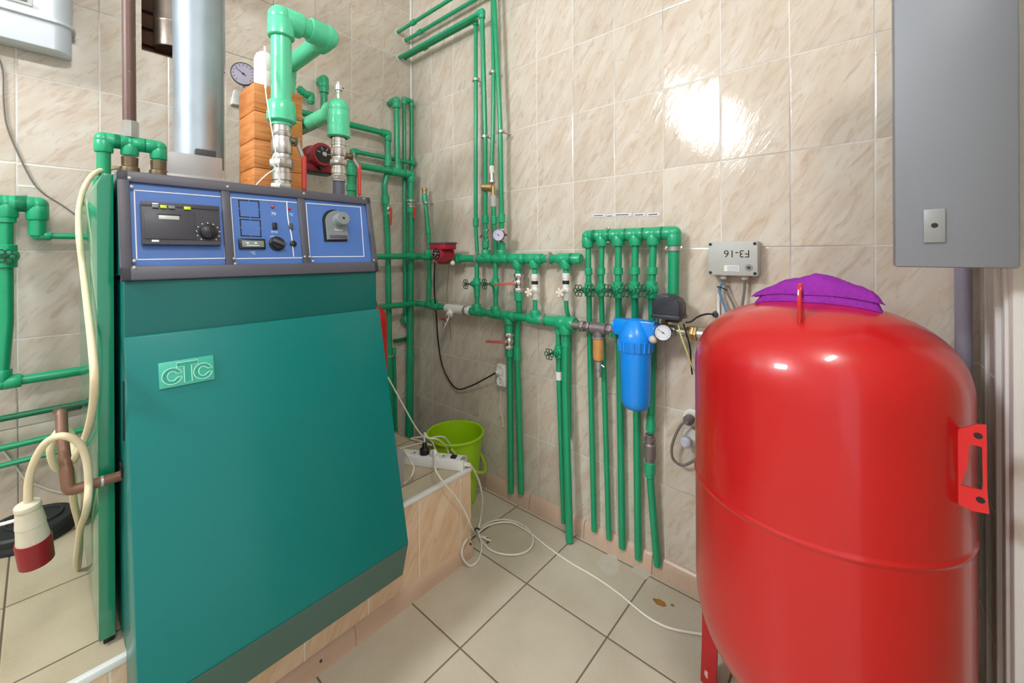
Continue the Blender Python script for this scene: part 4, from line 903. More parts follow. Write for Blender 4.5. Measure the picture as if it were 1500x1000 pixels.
for (u, v, off, w_) in ((697,117,.05,'on the slim pipe that turns down first, upper left'), (710,200,.065,'on the second pipe, level with the long slanting pipe'), (722,106,.05,'high up where the two pipes cross'), (734,193,.065,'on the slanting pipe beside the tile joint')):
    clip(PB(u,v,off), UPZ, OUTB, .0125, 'small steel clip ' + w_, wall=off-.002)
# capped stub with brass plug near the corner
s0 = [PB(622,285,.05), PB(627,335,.05), PB(629,360,.05), V((-OB,PB(631,372,.05).y,zu))]
cs = ppr('green stub pipe topped by a brass plug in the corner', s0, .0125, sockets=((0,.1,.05,1.35),(1,.1,.04,1.3)), bend=.04)
b = MB(); b.lathe([(.014,0),(.014,.012),(.012,.014),(.0165,.016),(.0165,.030),(.013,.032),(0,.033)], PB(622,283,.05), UPZ, 10); b.build('brass_plug', BRASS, cs)
clip(PB(624.5,297,.05), UPZ, OUTB, .0135, 'steel clip on the brass plugged stub', wall=.048)
ppr('green link pipe below the brass plugged stub, joining both headers', [V((-OB,PB(630,375).y,zu)), PB(629,400,.05), PB(628.5,430,.05), V((-OB,PB(628.5,440).y,zl_))], .0125, sockets=((1,.5,.045,1.3),), bend=.03)
# links between the headers
def link(label, u, va, vb, r, **kw): return ppr(label, [V((-OB,yy(u),zu)), V((-OB,yy(u),zl_))], r, **kw)
g1 = link('leftmost green link with a handwheel between the headers', 698.5, 0, 0, .0125, sockets=((0,.55,.09,1.35),)); gate_valve(g1, V((-OB,yy(698.5),PB(698,415).z)), UPZ, (-1,.15,0), .0135, .06, .024)
g2 = link('second green link with a handwheel between the headers', 726, 0, 0, .0115, sockets=((0,.55,.05,1.35),)); gate_valve(g2, V((-OB,yy(726),PB(726,415).z)), UPZ, (-1,.15,0), .0125, .06, .024)
d1 = ppr('green drop pipe with a red lever valve passing behind the lower header', [V((-OB,yy(758.5),zu)), PB(760,440,.05), PB(761,455,.035), PB(758,485,.022), PB(757.5,520,.028), PB(763.5,722,.028)], .0150, sockets=((0,.17,.035,1.35),(0,.88,.05,1.45),(3,.95,.06,1.25)), bend=.03)
ball_valve(d1, PB(760,414,.054), UPZ, .019, .09, OUTB, PB(724,417,.10), REDLD, .035)
for u, w_, pts in ((783.5, 'left of two slim drops with a white valve between the headers', None), (829, 'right of two slim drops with a white valve, bending behind the big tee', 1)):
    P = [V((-OB,yy(u),zu)), PB(u+.5,448,OB)] + ([V((-OB,yy(784),zl_))] if not pts else [PB(831,458,.045), PB(835,470,.022), PB(834,520,.020), PB(834,640,.016)])
    d2 = ppr(w_, P, .0098, sockets=((0,.28,.03,1.35),), bend=.03)
    q = PB(u, 420, OB)
    b = MB(); b.cylb(q-UPZ*.052, q+UPZ*.062, .0145, .003, 18); b.cylb(q+UPZ*.035, q+UPZ*.06, .0165, .003, 18); b.cylb(q-UPZ*.06, q-UPZ*.035, .0165, .003, 18); b.sphere(q-UPZ*.015, .019); b.cyl(q-UPZ*.015, q-UPZ*.015+V((-.035,.0,-.006)), .012, 16); wv = b.build('white_valve', WHITEP, d2)
    b = MB(); b.cyl(q+UPZ*.012, q+UPZ*.028, .0152, 18); b.build('black_band', INK, wv)
    c = q-UPZ*.015+V((-.045,0,-.008)); b = MB()
    b.lathe([(.012,-.008),(.014,0),(.010,.006),(0,.007)], c, (-1,0,0), 14)
    for i in range(5): a = i*2*PI/5; b.sphere(c+V((0, .015*math.cos(a), .015*math.sin(a))), .0075, seg=10, ring=6)
    b.build('star_knob', mat('ivory_knob', (230, 222, 200), .4), wv)
d4 = ppr('green drop with a red lever valve below the lower header', [V((-OB,yL(745),zl_)), PB(746,515,.045), PB(747,540,.035), PB(748.5,721,.028)], .0150, sockets=((0,.35,.04,1.35),(0,.98,.05,1.45)), bend=.03)
ball_valve(d4, PB(746,499,.053), UPZ, .019, .08, OUTB, PB(713,500,.10), REDLD, .035)
d5 = ppr('thick green pipe dropping from the big tee to the floor', [V((-OB,yb_,zl_)), V((-OB,PB(829,560).y,PB(829,560).z)), PZ(834.5, 793, .004)], .0165, sockets=((0,.35,.02,1.1),), bend=.05)
d6 = ppr('slimmer green pipe with handwheel and white joint left of the thick drop', [PB(818,482,.045), PB(818.5,530,.045), PB(819,556,.042), PB(826,765,.03)], .0125, sockets=((0,.05,.03,1.3),), bend=.05)
gate_valve(d6, PB(818.5,515,.045), UPZ, (-1,.1,0), .0125, .055, .023)
b = MB(); b.cylb(PB(818.8,544,.044), PB(819.2,556,.044), .0148, .001, 16); b.build('white_joint', WHITEP, d6)

# five-pipe manifold
zM = (PB(880,346).z + PB(960,341).z)/2 ; yM0, yM1 = PB(862,348).y, PB(988,343).y
mm = ppr('green five-way manifold header above the blue filter', [V((-OB,yM0,zM-.05)), V((-OB,yM0,zM)), V((-OB,yM1,zM)), V((-OB,PB(987,450).y,PB(987,452).z))], .0195, elbows=(1,2), k=1.27, name='manifold_header',
   tees=tuple((1,(PB(u,345).y-yM0)/(yM1-yM0),(0,0,-1)) for u in (883,906.5,931.5,958)))
clip(V((-OB,PB(891.5,345).y,zM)), (0,1,0), OUTB, .0205, 'steel clip on top of the five-way manifold', wall=.053, wd=.016)
clip(V((-OB,PB(988,363).y,PB(988,364).z)), UPZ, OUTB, .0205, 'steel clip on the right downpipe of the five-way manifold', wall=.053, wd=.016)
ordn = ['first', 'second', 'third', 'fourth', 'fifth']
VP = [[(861.5,362),(862.5,424),(864.5,520),(870.5,777)], [(882,360),(880.5,424),(884,520),(892,789)], [(906,360),(905.5,424),(907.5,520),(911.5,802)], [(931,360),(929.5,424),(932,560),(935,818)], [(957.5,360),(954.5,424),(956.5,520),(953,632)]]
for i, pp in enumerate(VP):
    r = (.0118, .0112, .0138, .0138, .0138)[i]
    near = .022 if i >= 2 else .034
    pp = pp[:2] + [(pp[1][0]*.62+pp[2][0]*.38, 460)] + pp[2:]
    P = [PB(u, v, OB if v < 450 else (near if v < 600 else .026)) for u, v in pp]
    P[0].z = zM
    if i == 4: P[-1] = PB(953.5, 634, .045)
    m_ = ppr('%s of five green pipes with handwheels under the manifold, counted from the left' % ordn[i], P, r, sockets=((0,.66,.028,1.4),), bend=.05, group='manifold drops')
    gate_valve(m_, P[1], UPZ, (-1,.12,0), r*1.05, .058, .023)
b = thing('union_joint', 'grey metal union and green socket low on the fifth manifold pipe', 'pipe fitting', PB(952,660,.045))
mb = MB(); mb.lathe([(.019,0),(.019,.02)], PB(953.3,650,.045), (0,0,1), 18)
mb = MB(); H = PB(953.3,636,.045).z - PB(952,676,.045).z
mb.lathe([(.018,0),(.018,H*.12),(.021,H*.14),(.022,H*.3),(.022,H*.62),(.018,H*.66),(.0165,H*.7),(.0205,H*.74),(.0205,H*.86),(.016,H*.88),(.016,H)], PB(952,676,.045), UPZ, 24); mb.build('union', IRON, b)
mb = MB(); q = PB(952,676,.045); mb.cylb(q-UPZ*.045, q, .0205, .002, 20); mb.cylb(q-UPZ*.058, q-UPZ*.04, .0175, .002, 20); mb.build('socket', GREENF, b)
mb = MB(); q = PB(953.5, 630, .045); mb.lathe([(.0142,.06),(.0150,.05),(.0182,.012),(.0182,0)], q, UPZ, 20); mb.build('reducer', GREENF, b)
ppr('lowest length of the fifth manifold pipe slanting to the floor', [PB(952,684,.045), PB(952.5,700,.044), PB(963,828,.028)], .0138, bend=.03)

# iron fittings, amber strainer, blue filter
IX = .080; yI = lambda u: PB(u, 474, IX).y
ih = thing('iron_fittings', 'grey iron nipple and tee between the green tee and the blue filter', 'pipe fitting', V((-OB,yI(870),zl_)))
y0i, y1i = yL(846), yI(903)
b = MB(); b.cyl((-IX,y0i+.01,zl_), (-IX,y1i,zl_), .015, 18); hexring(b, (-IX,yI(853),zl_), (0,1,0), .024, .02); hexring(b, (-IX,yI(862),zl_), (0,1,0), .022, .014); hexring(b, (-IX,yI(894),zl_), (0,1,0), .022, .022)
b.cylb((-IX,yI(866),zl_), (-IX,yI(889),zl_), .023, .003, 20); b.cyl((-IX,yI(877),zl_), (-IX,yI(877),zl_-.035), .022, 20); b.build('fitting', IRON, ih)
b = MB(); q = V((-IX,yI(876.5),zl_-.034)); zsb = PB(876.5,527,IX).z
b.lathe([(.026,0),(.026,-.006),(.023,-.008)], q, UPZ, 24); b.build('ring', STEEL, ih)
b = MB(); b.lathe([(.0225,-.006),(.0225,(zsb-q.z)+.012),(.018,(zsb-q.z)),(0,(zsb-q.z)-.002)], q, UPZ, 24); b.build('strainer_cup', AMBER, ih)
b = MB(); q = V((-IX,yI(876.5),zsb)); b.lathe([(.008,0),(.008,-.004),(.014,-.005),(.014,-.036),(.009,-.038),(.009,-.05),(.0115,-.051),(.0115,-.068),(0,-.069)], q, UPZ, 14); b.cyl(q-UPZ*.012, q-UPZ*.02+V((0,-.026,-.004)), .0035, 8); b.build('drain_tap', STEEL, ih)
XF = -.105; FC = PX(931, 480, XF); FC.x = XF
wf = thing('water_filter', 'blue water filter housing hanging on the right wall', 'water filter', FC)
zh0, zh1 = PX(931,491,XF).z, PX(931,468,XF).z
zr0 = PX(931,513,XF).z; zbt = PX(931,598,XF).z
fr = .058
b = MB(); hl = (PX(901,480,XF).y - PX(961,480,XF).y)/2
b.box((XF-.022,FC.y-hl,zh0-.002), (XF+.024,FC.y+hl,zh1), .005); b.lathe([(fr*1.06,zh0-.016-FC.z),(fr*1.06,zh0-.002-FC.z),(fr*.95,zh0+.012-FC.z),(fr*.6,zh1-.004-FC.z),(fr*.35,zh1+.004-FC.z),(0,zh1+.005-FC.z)], FC, UPZ, 32)
b.build('filter_head', BLUEF, wf)
b = MB(); b.cyl((XF,FC.y+hl-.004,(zh0+zh1)/2), (XF,FC.y+hl+.004,(zh0+zh1)/2), .024, 20); b.cyl((XF,FC.y-hl-.004,(zh0+zh1)/2), (XF,FC.y-hl+.004,(zh0+zh1)/2), .024, 20); b.build('port_collar', BLUEF, wf)
b = MB(); b.lathe([(fr*1.02,zr0-FC.z),(fr*1.05,zr0+.004-FC.z),(fr*1.12,zh0-.016-FC.z),(fr*1.0,zh0-.012-FC.z)], FC, UPZ, 40)
for i in range(20):
    a = 2*PI*i/20; c_, s_ = math.cos(a), math.sin(a); q0 = V((XF+fr*1.04*c_, FC.y+fr*1.04*s_, zr0+.002)); q1 = V((XF+fr*1.10*c_, FC.y+fr*1.10*s_, zh0-.018)); b.tube([q0, q1], .004, seg=6)
b.build('ribbed_ring', BLUEF, wf)
b = MB(); b.lathe([(fr*.98,zr0+.002-FC.z),(fr*.97,(zr0-.02)-FC.z),(fr*.90,zbt+.035-FC.z),(fr*.84,zbt+.016-FC.z),(fr*.66,zbt+.004-FC.z),(fr*.5,zbt-FC.z),(0,zbt-FC.z)], FC, UPZ, 40); b.build('filter_bowl', BLUEF, wf)
b = MB(); b.tube([PB(893,488,.06), PB(897,491,.09)], .010, seg=12); b.torus(PB(897,491,.09), PB(897,491,.09)-PB(893,488,.06), .008, .003, 14, 6); tag(b.build('drain_nipple', GREENF), 'small open green nipple between the amber strainer and the blue filter', 'pipe fitting')
# pressure gauge, knob, pressure switch
yG = PX(971,487,-.10)
gm = thing('gauge_manifold', 'brass coupling between the blue filter and the red tank', 'pipe fitting', PB(990,480,.07))
ya, yb2 = FC.y-hl-.004, PB(1040,482,.07).y
zz = (zh0+zh1)/2
b = MB(); b.cyl((-.075,ya+.01,zz), (-.07,yb2,zz-.004), .015, 18); b.cylb((-.075,PB(965,480,.075).y,zz), (-.075,PB(992,480,.075).y,zz), .021, .003, 20); b.build('manifold_body', mat('pale_grey_metal', (168, 164, 156), .4, metal=.5), gm)
b = MB(); hexring(b, (-.07,PB(1012,482,.07).y,zz-.002), (0,1,0), .025, .022); hexring(b, (-.07,PB(1020,482,.07).y,zz-.003), (0,1,0), .027, .012); b.build('brass_nuts', BRASS, gm)
b = MB(); b.cyl((-.07,PB(1023,482,.07).y,zz-.003), (-.07,yb2-.1,zz-.004), .021, 20); b.build('chrome_tail', CHROME, gm)
b = MB(); b.cyl((-.075,PB(972,470,.075).y,zz), (-.08,PB(975,462,.08).y,zz+.05), .013, 12); b.build('switch_stem', BRASS, gm)
gauge('round white pressure gauge just right of the blue filter', PX(971,487,-.14), (-1,-.45,.05), .0285, needle=2.55, stem=V((-.08,PB(976,484,.08).y,zz)), dial=mat('white_dial', (232, 238, 246), .35))
b = MB(); b.sphere(PX(957,497,-.135), .0155, (1,1,.9)); b.cyl(PX(957,497,-.135), V((-.08,PX(957,497,-.10).y,zz)), .006, 10); tag(b.build('bleed_knob', mat('pale_grey_knob', (206, 202, 190), .4)), 'pale round knob between the blue filter and its gauge', 'knob')
ps = thing('pressure_switch', 'black pressure switch box above the small white gauge', 'pressure switch', PX(982,450,-.10))
q0 = PX(960,470,-.115); q1 = PX(1000,433,-.115); yl, yr = PX(959.5,450,-.125).y, PX(999,450,-.125).y; zl0, zl1 = PX(980,466,-.125).z, PX(980,431,-.125).z
b = MB(); H = zl1-zl0
b.prism([V((-.155,yl,zl0+.012)), V((-.155,yl,zl0+H*.62)), V((-.155,yl-.022,zl1)), V((-.155,yl-.058,zl1-.002)), V((-.155,yl-.066,zl1-.012)), V((-.155,yr+.012,zl1-.014)), V((-.155,yr,zl0+H*.62)), V((-.155,yr,zl0+.012))], (.075,0,0), .003); b.build('cover', mat('black_switch_cover', (52, 54, 66), .4, var=.06), ps)
b = MB(); b.box((-.158,yr-.003,zl0), (-.078,yl+.003,zl0+.014), .003); b.build('base', MATS['black_switch_cover'], ps)
b = MB(); b.box((-.14,yr+.01,zl0-.012), (-.09,yr+.05,zl0+.001), .003); b.build('terminal_block', BLACK, ps)
cg = PB(1047,461,.02)
b = MB(); b.tube([PX(1004,472,-.12), PX(1012,471,-.11), PX(1022,464,-.09), PX(1034,460,-.06), PX(1044,460,-.03), cg], .0032, smooth=6, seg=8); sc_ = b.build('switch_cable', CABLEK); tag(sc_, 'short black cable from the pressure switch to the wall', 'cable')
b = MB(); b.lathe([(.012,0),(.012,.008),(.008,.02),(.005,.026)], V((-.001,cg.y,cg.z)), OUTB, 14); g_ = b.build('cable_grommet', DKGREY); tag(g_, 'dark round grommet on the wall left of the tank top', 'grommet')
b = MB(); b.tube([PX(993,472,-.12), PX(997,490,-.13), PX(1005,512,-.13), PX(1012,532,-.12), PX(1018,545,-.10)], .0028, smooth=6, seg=8); tag(b.build('yellow_cable', mat('yellow_green_cable', (206, 206, 130), .5)), 'thin yellowish cable hanging from the pressure switch', 'cable')
b = MB(); b.tube([PX(1001,474,-.11), PX(1006,490,-.11), PX(1011,510,-.11), PX(1012,530,-.10), PX(1014,548,-.09)], .0028, smooth=6, seg=8); tag(b.build('black_cable', CABLEK), 'thin black cable hanging beside the yellowish one', 'cable')

# junction box
jb = thing('junction_box', 'grey junction box with upside-down handwriting on the right wall', 'junction box', PB(1077,378,.03))
JY0, JY1 = PX(1037,380,-.06).y, PX(1110,380,-.06).y; JZ1, JZ0 = PX(1060,354,-.06).z, PX(1060,403,-.06).z
b = MB(); b.box((-.045,JY1+.0005,JZ0), (-.0005,JY0-.0005,JZ1), .004); b.build('box_body', GREYB, jb)
b = MB(); b.box((-.06,JY1,JZ0-.001), (-.044,JY0,JZ1+.001), .004); lid = b.build('box_lid', GREYB, jb)
for yq in (JY0-.008, JY1+.008):
    for zq in (JZ0+.008, JZ1-.008):
        b = MB(); b.lathe([(.005,0),(.005,.0012),(0,.0014)], (-.0598,yq,zq), OUTB, 12); b.build('lid_screw', INK, lid)
JM = lambda u, v: frame(PX(u, v, -.0603), (0,-1,0), (0,0,1))
text('lettering', 'F3-16', .034, JM(1079,371) @ Matrix.Rotation(PI, 4, 'Z'), INK, lid, .0003)
q = PX(1071.5,393,-.0605); b = MB(); b.box((-.0612,q.y-.022,q.z-.010), (-.0598,q.y+.022,q.z+.010)); lab = b.build('paper_label', WHITEP, lid)
b = MB()
for k in range(4): b.box((-.0618,q.y-.020,q.z-.0078+k*.0045), (-.0610,q.y+.012,q.z-.0066+k*.0045))
b.build('label_print', mat('blue_grey_print', (96, 104, 150), .5), lab, flat=True)
q = PX(1097,392,-.0605); b = MB(); b.lathe([(.0105,0),(.0105,.0008),(0,.0008)], V((-.0598,q.y,q.z)), OUTB, 24); st = b.build('round_stamp', DKGREY, lid)
b = MB(); b.torus(V((-.0608,q.y,q.z)), OUTB, .0078, .0008, 24, 6); b.build('stamp_ring', PALE, st)
for u in (1060, 1091):
    q = PX(u,410,-.03); b = MB(); b.lathe([(.009,.012),(.011,.006),(.011,-.002),(.008,-.006)], V((-.03,q.y,JZ0-.008)), UPZ, 12); b.build('cable_gland', WHITEP, jb)
for label, pts, r, mt in (('grey cable dropping from the right gland of the junction box', [(1091,412),(1090,428),(1087,450),(1086,470)], .0042, CABLEG), ('blue cable from the left gland of the junction box', [(1059,412),(1054,424),(1058,440),(1064,456),(1068,480)], .0045, CABLEB), ('dark cable with pale joint from the left gland of the junction box', [(1060,412),(1064,424),(1068,434),(1074,446),(1082,470)], .0040, CABLEG)):
    b = MB(); b.tube([PX(u,v,-.03) for u, v in pts], r, smooth=6, seg=8); tag(b.build('box_cable', mt), label, 'cable', 'junction box cables')
q = PX(1056,421,-.036); b = MB(); b.tube([q+V((0,.012,.002)), q+V((-.004,-.002,0)), q+V((0,-.018,-.008))], .0022, smooth=4, seg=6); tag(b.build('cable_tie', INK), 'black tie around the cables under the junction box', 'cable tie')
q0, q1 = PX(1053,430,-.004), PX(1055,470,-.004); b = MB(); b.box((-.012,q0.y-.004,q1.z-.1), (-.0005,q0.y+.004,q0.z)); tag(b.build('cable_duct', PVC), 'narrow white cable duct on the wall under the junction box', 'cable duct')

# sockets on the right wall
def socket_block(label, u0, u1, v0, v1, n, x=-.035):
    c = PX((u0+u1)/2,(v0+v1)/2,x*.7); y0, y1 = PX(u0,v0,x).y, PX(u1,v0,x).y; z1, z0 = PX((u0+u1)/2,v0,x).z, PX((u0+u1)/2,v1,x).z
    so = thing('wall_socket', label, 'wall socket', (-.001,(y0+y1)/2,(z0+z1)/2))
    b = MB(); b.box((x,y1,z0), (-.0005,y0,z1), .006, 3); b.build('socket_body', WHITEP, so)
    for k in range(n):
        zc_ = z1 - (k+.5)*(z1-z0)/n; yc = (y0+y1)/2; R = min(abs(y0-y1), (z1-z0)/n)*.40
        b = MB(); b.lathe([(R*1.08,0),(R*1.08,.003),(R*.95,.003),(R*.9,-.0005),(0,-.0005)], (x-.0005,yc,zc_), OUTB, 24); f = b.build('outlet', WHITEP, so)
        b = MB(); 
        for s in (-1,1): b.lathe([(.0028,0),(0,.0004)], (x-.0008,yc,zc_+s*.009), OUTB, 10)
        b.build('pin_hole', INK, f)
    return so, V((x,(y0+y1)/2,z1))
so, sp = socket_block('white double wall socket with the pump plug in it', 727, 739, 534, 566, 2)
q = PB(730,545,.045)
pk = [PX(637,384,-.18), PX(636,420,-.10), PX(639,460,-.05), PX(642,500,-.02), PX(648,535,-.015), PX(660,560,-.015), PX(672,570,-.02), PX(690,565,-.03), PX(708,556,-.04), PX(726,546,-.055)]
pcab = thing('pump_cable', 'black pump cable looping down to the white wall socket', 'cable', pk[0])
b = MB(); b.tube(pk, .0042, smooth=8, seg=10); b.build('cable', CABLEK, pcab)
b = MB(); b.lathe([(.006,0),(.012,.008),(.016,.014),(.016,.03)], pk[-1], (1,-.05,.0), 16); b.build('plug', mat('pale_plug', (206, 212, 216), .4), pcab)
b = MB(); b.tube([PX(734,567,-.006), PX(733,585,-.006), PX(732,600,-.006), PX(736,612,-.006), PX(737,625,-.006)], .0028, smooth=5, seg=8); tag(b.build('socket_cable', CABLEW), 'thin white cable hanging below the double wall socket', 'cable')
b = MB(); b.tube([PX(658,388,-.004), PX(655,420,-.004), PX(655,440,-.004), PX(659,480,-.004), PX(661,500,-.004)], .0014, smooth=5, seg=6); tag(b.build('hanging_thread', CABLEG), 'thin dark thread hanging on the tiles under the corner pump', 'thread')
so2 = thing('wall_socket', 'round white wall socket beside the red tank with two plugs', 'wall socket', PB(1012,632,.01))
q = PB(1013,612,.008); b = MB(); b.lathe([(.030,0),(.030,.006),(.025,.01),(0,.01)], V((-.0005,q.y,q.z)), OUTB, 28); q2_ = PB(1013,636,.008); b.lathe([(.030,0),(.030,.006),(.025,.01),(0,.01)], V((-.0005,q2_.y,q2_.z-.01)), OUTB, 28); b.build('socket_plate', WHITEP, so2)
b = MB(); b.lathe([(.018,0),(.0195,.006),(.0195,.02),(.012,.028),(0,.029)], V((-.045,q2_.y,q2_.z-.012)), (-1,.2,0), 20); b.build('white_plug', mat('pale_lilac_plug', (200, 204, 220), .4), so2)
gl = thing('grey_lead', 'grey lead with plug looping below the round socket beside the tank', 'cable', PB(1008,610,.05))
b = MB(); b.tube([PX(1006,616,-.05), PX(998,622,-.055), PX(990,636,-.055), PX(984,655,-.055), PX(986,672,-.05), PX(998,681,-.045), PX(1010,678,-.04), PX(1022,670,-.035)], .0048, smooth=8, seg=10); b.build('lead', CABLEG, gl)
b = MB(); b.lathe([(.008,.0),(.014,.010),(.0175,.018),(.0175,.04)], V((-.06,q.y+.002,q.z)), (1,0,0), 18); b.build('plug', mat('grey_plug', (112, 110, 108), .45), gl)

# tape strips on the tiles
tpq = thing('tape_strip', 'broken strip of white tape with dashes above the manifold', 'tape', PX(917,316,-.001))
for (u0, u1, v0, v1) in ((868,886,316,315.5),(888,898,316.5,316),(899,925,314.8,314.2),(928,945,315.2,314),(948,966,314.5,313.5)):
    a, c = PX(u0,v0,-.0008), PX(u1,v1,-.0008); b = MB(); dz = V((0,0,.006)); ou = V((-.0012,0,0)); b.hexa([a-dz, c-dz, c-dz+ou, a-dz+ou, a+dz, c+dz, c+dz+ou, a+dz+ou]); s_ = b.build('tape_piece', PALE, tpq)
    b = MB(); ou2 = V((-.0016,0,0)); d3 = V((0,0,.0016)); aa, cc = a + (c-a)*.12 + ou, a + (c-a)*.85 + ou; b.hexa([aa-d3, cc-d3, cc-d3+ou2*.4, aa-d3+ou2*.4, aa+d3, cc+d3, cc+d3+ou2*.4, aa+d3+ou2*.4]); b.build('dash', INK, s_)

# ---------------------------------------------------------------- bucket
bk = thing('bucket', 'lime green plastic bucket between the plinth and the pipe wall', 'bucket', (-.185,-.615,0))
BC = V((-.185,-.615,0)); zr = .338
b = MB(); b.lathe([(0,.002),(.098,.0),(.102,.004),(.137,zr-.012),(.146,zr-.012),(.148,zr-.004),(.144,zr),(.134,zr-.002),(.099,.010),(0,.010)], BC, seg=48); b.build('bucket_shell', LIME, bk)
hf = V((FW.x, FW.y, 0)).normalized(); hr = V((hf.y, -hf.x, 0))
hp = [BC + hf*(.149*math.cos(a)) + hr*(.152*math.sin(a)) - hf*(.035*math.sin(a)) + V((0,0,zr-.018-.155*math.sin(a)**1.0)) for a in [PI*i/24 for i in range(25)]]
b = MB(); b.tube(hp, .0065, seg=10); b.build('bucket_handle', LIME, bk)

# ---------------------------------------------------------------- power strip and floor cables
s0_ = V((-.555,-.74,PT)); s1_ = V((-.442,-.955,PT)); sx = (s1_-s0_).normalized(); sy = V((-sx.y, sx.x, 0))
LEN = .40; SO = s1_ - sx*LEN; SM = frame(SO, sx, sy)
pw = thing('power_strip', 'white power strip lying on the plinth edge beside the boiler', 'power strip', SO)
b = MB(SM); b.box((0,0,0), (LEN,.056,.040), .004); b.build('strip_body', WHITEP, pw)
def on_strip(u, v): q = PZ(u, v, PT+.040); q = SM.inverted() @ q; return q.x, q.y
for u, v in ((603,667.5),(619,670),(631,672.5),(645,673.5)):
    x, y = on_strip(u, v); b = MB(SM); b.lathe([(.0195,0),(.0195,.0008),(.018,.0008),(.017,-.004),(0,-.004)], (x,.028,.0405), (0,0,1), 24); f = b.build('outlet', mat('outlet_white', (220, 222, 220), .4), pw)
    b = MB(SM); b.box((x-.0035,.024,.0408), (x+.0035,.032,.0418)); b.build('earth_clip', INK, f)
x, y = on_strip(661.5,674); b = MB(SM); b.box((x-.012,.016,.039), (x+.012,.040,.047), .002); b.build('switch', mat('navy_switch', (30, 30, 62), .3), pw)
x, y = on_strip(675,676.5); b = MB(SM); b.box((x-.009,.014,.040), (x+.009,.042,.0412)); b.build('label', mat('strip_label', (150, 150, 170), .5), pw)
# black plug
x, y = on_strip(619,668); kp = SM @ V((x,.028,.040))
bp = thing('plugged_lead', 'black plug standing in the power strip with a pale cable', 'plug', kp)
b = MB(); b.lathe([(.019,.001),(.021,.004),(.020,.022),(.011,.030),(.009,.046),(.006,.050)], kp, UPZ, 20); b.build('plug', BLACK, bp)
kt_ = kp + UPZ*.048
b = MB(); b.tube([kt_, kt_+V((.0,.0,.04)), PY(627,641,-.80), PY(640,643,-.80), PY(650,650,-.78), PY(656,660,-.76), PZ(658,668,PT+.004)], .0034, smooth=8, seg=8); b.build('lead', CABLEW, bp)
for label, pts in (('pale cable coming down past the boiler door to the plinth', [PY(568,552,-.55), PY(590,592,-.6), PY(612,630,-.63), PY(626,641,-.65), PY(650,640,-.70), PY(664,660,-.72), PZ(668,670,PT+.004)]),
    ('pale cable looping flat across the plinth behind the power strip', [PZ(584,657,PT+.004), PZ(600,653,PT+.004), PZ(618,649,PT+.004), PZ(632,652,PT+.004), PZ(612,645,PT+.004), PZ(602,642,PT+.004), PZ(620,640,PT+.004), PZ(632,646,PT+.006), PZ(640,664,PT+.006)]),
    ('pale cable curving out at the boiler end of the power strip', [SM @ V((.12,.028,.05)), PY(600,674,-.84), PY(606,684,-.86), PY(603,696,-.88), PZ(592,708,PT+.004), PZ(575,720,PT+.004)])):
    b = MB(); b.tube(pts, .0034, smooth=8, seg=8); tag(b.build('plinth_cable', CABLEW), label, 'cable', 'pale cables on the plinth')
fz = .0055
x, y = on_strip(633,668); wpg = SM @ V((x,.028,.040))
fc = thing('floor_cable', 'white cable from the power strip knotted in loops on the floor', 'cable', wpg)
b = MB(); b.lathe([(.015,.0),(.016,.012),(.010,.02),(.006,.022)], wpg, (.3,-.3,1), 16); b.build('plug', WHITEP, fc)
F = lambda u, v, z=fz: PZ(u, v, z)
path1 = [wpg+UPZ*.018, PY(637,684,-.965), PY(643,697,-.985), PY(655,713,-.995), PY(668,728,-.995), PY(680,747,-.995), PY(689,768,-.992), F(697,782,.012), F(712,787), F(718,792), F(706,786,.012), F(696,782), PY(684,790,PY0-.022), PY(677,804,PY0-.024), PY(678,817,PY0-.030), F(688,828), F(699,822), F(705,806), F(704,788,.012), F(700,778,.014), F(706,771), F(722,763), F(742,761), F(762,767), F(776,778), F(781,792), F(776,804), F(762,811), F(742,812), F(722,807), F(709,796), F(701,782,.014), F(710,772,.010), F(726,766,.008), F(748,765,.008), F(772,777), F(800,799), F(834,823), F(870,844), F(905,868), F(940,897), F(965,913), F(990,922), F(1035,930), F(1075,938)]
b = MB(); b.tube(path1, .0040, smooth=8, seg=10); b.build('cable', CABLEW, fc)
b = MB(); q = F(699,779,.012); b.tube([q+V((-.012,0,.004)), q+V((0,.01,.012)), q+V((.014,0,.004)), q+V((0,-.008,-.004))], .003, smooth=5, seg=8, closed=True); b.tube([F(712,787,.008), F(718,790,.006), F(713,795,.006)], .0022, smooth=4, seg=6); b.build('tie', INK, fc)
end = SM @ V((LEN,.028,.018))
b = MB(); b.tube([end, end+sx*.02, PZ(700,700,.28), PZ(706,724,.18), PZ(706,745,.09), PZ(703,765,.03), F(700,777,.012)], .0042, smooth=8, seg=10); tag(b.build('strip_cable', CABLEW), 'white mains cable hanging off the right end of the power strip', 'cable')
b = MB(SM); b.cylb((LEN-.002,.028,.018), (LEN+.022,.028,.017), .008, .002, 14); b.build('strain_relief', WHITEP, pw)

# ---------------------------------------------------------------- red expansion tank
TC = V((-.354, -2.085, 0)); TR = .256; TZ0, TZ1, TB, TT = .42, .935, .17, 1.112
NE = 2.35
def tank_prof():
    pr = []
    for i in range(19):
        a = PI/2*i/18; pr.append((TR*math.sin(a)**(2/NE), TZ0 - (TZ0-TB)*max(math.cos(a),0)**(2/NE)))
    zs_ = .677
    pr += [(TR, .50), (TR, .56), (TR, .62), (TR, .655), (TR, zs_-.010), (TR, zs_-.006), (TR+.0022, zs_-.003), (TR+.003, zs_), (TR+.0022, zs_+.003), (TR, zs_+.006), (TR, zs_+.010), (TR, .70), (TR, .74), (TR, .80), (TR, .88)]
    for i in range(19):
        a = PI/2*(1-i/18); pr.append((TR*math.sin(a)**(2/NE) if i < 18 else 0, TZ1 + (TT-TZ1)*max(math.cos(a),0)**(2/NE)))
    return pr
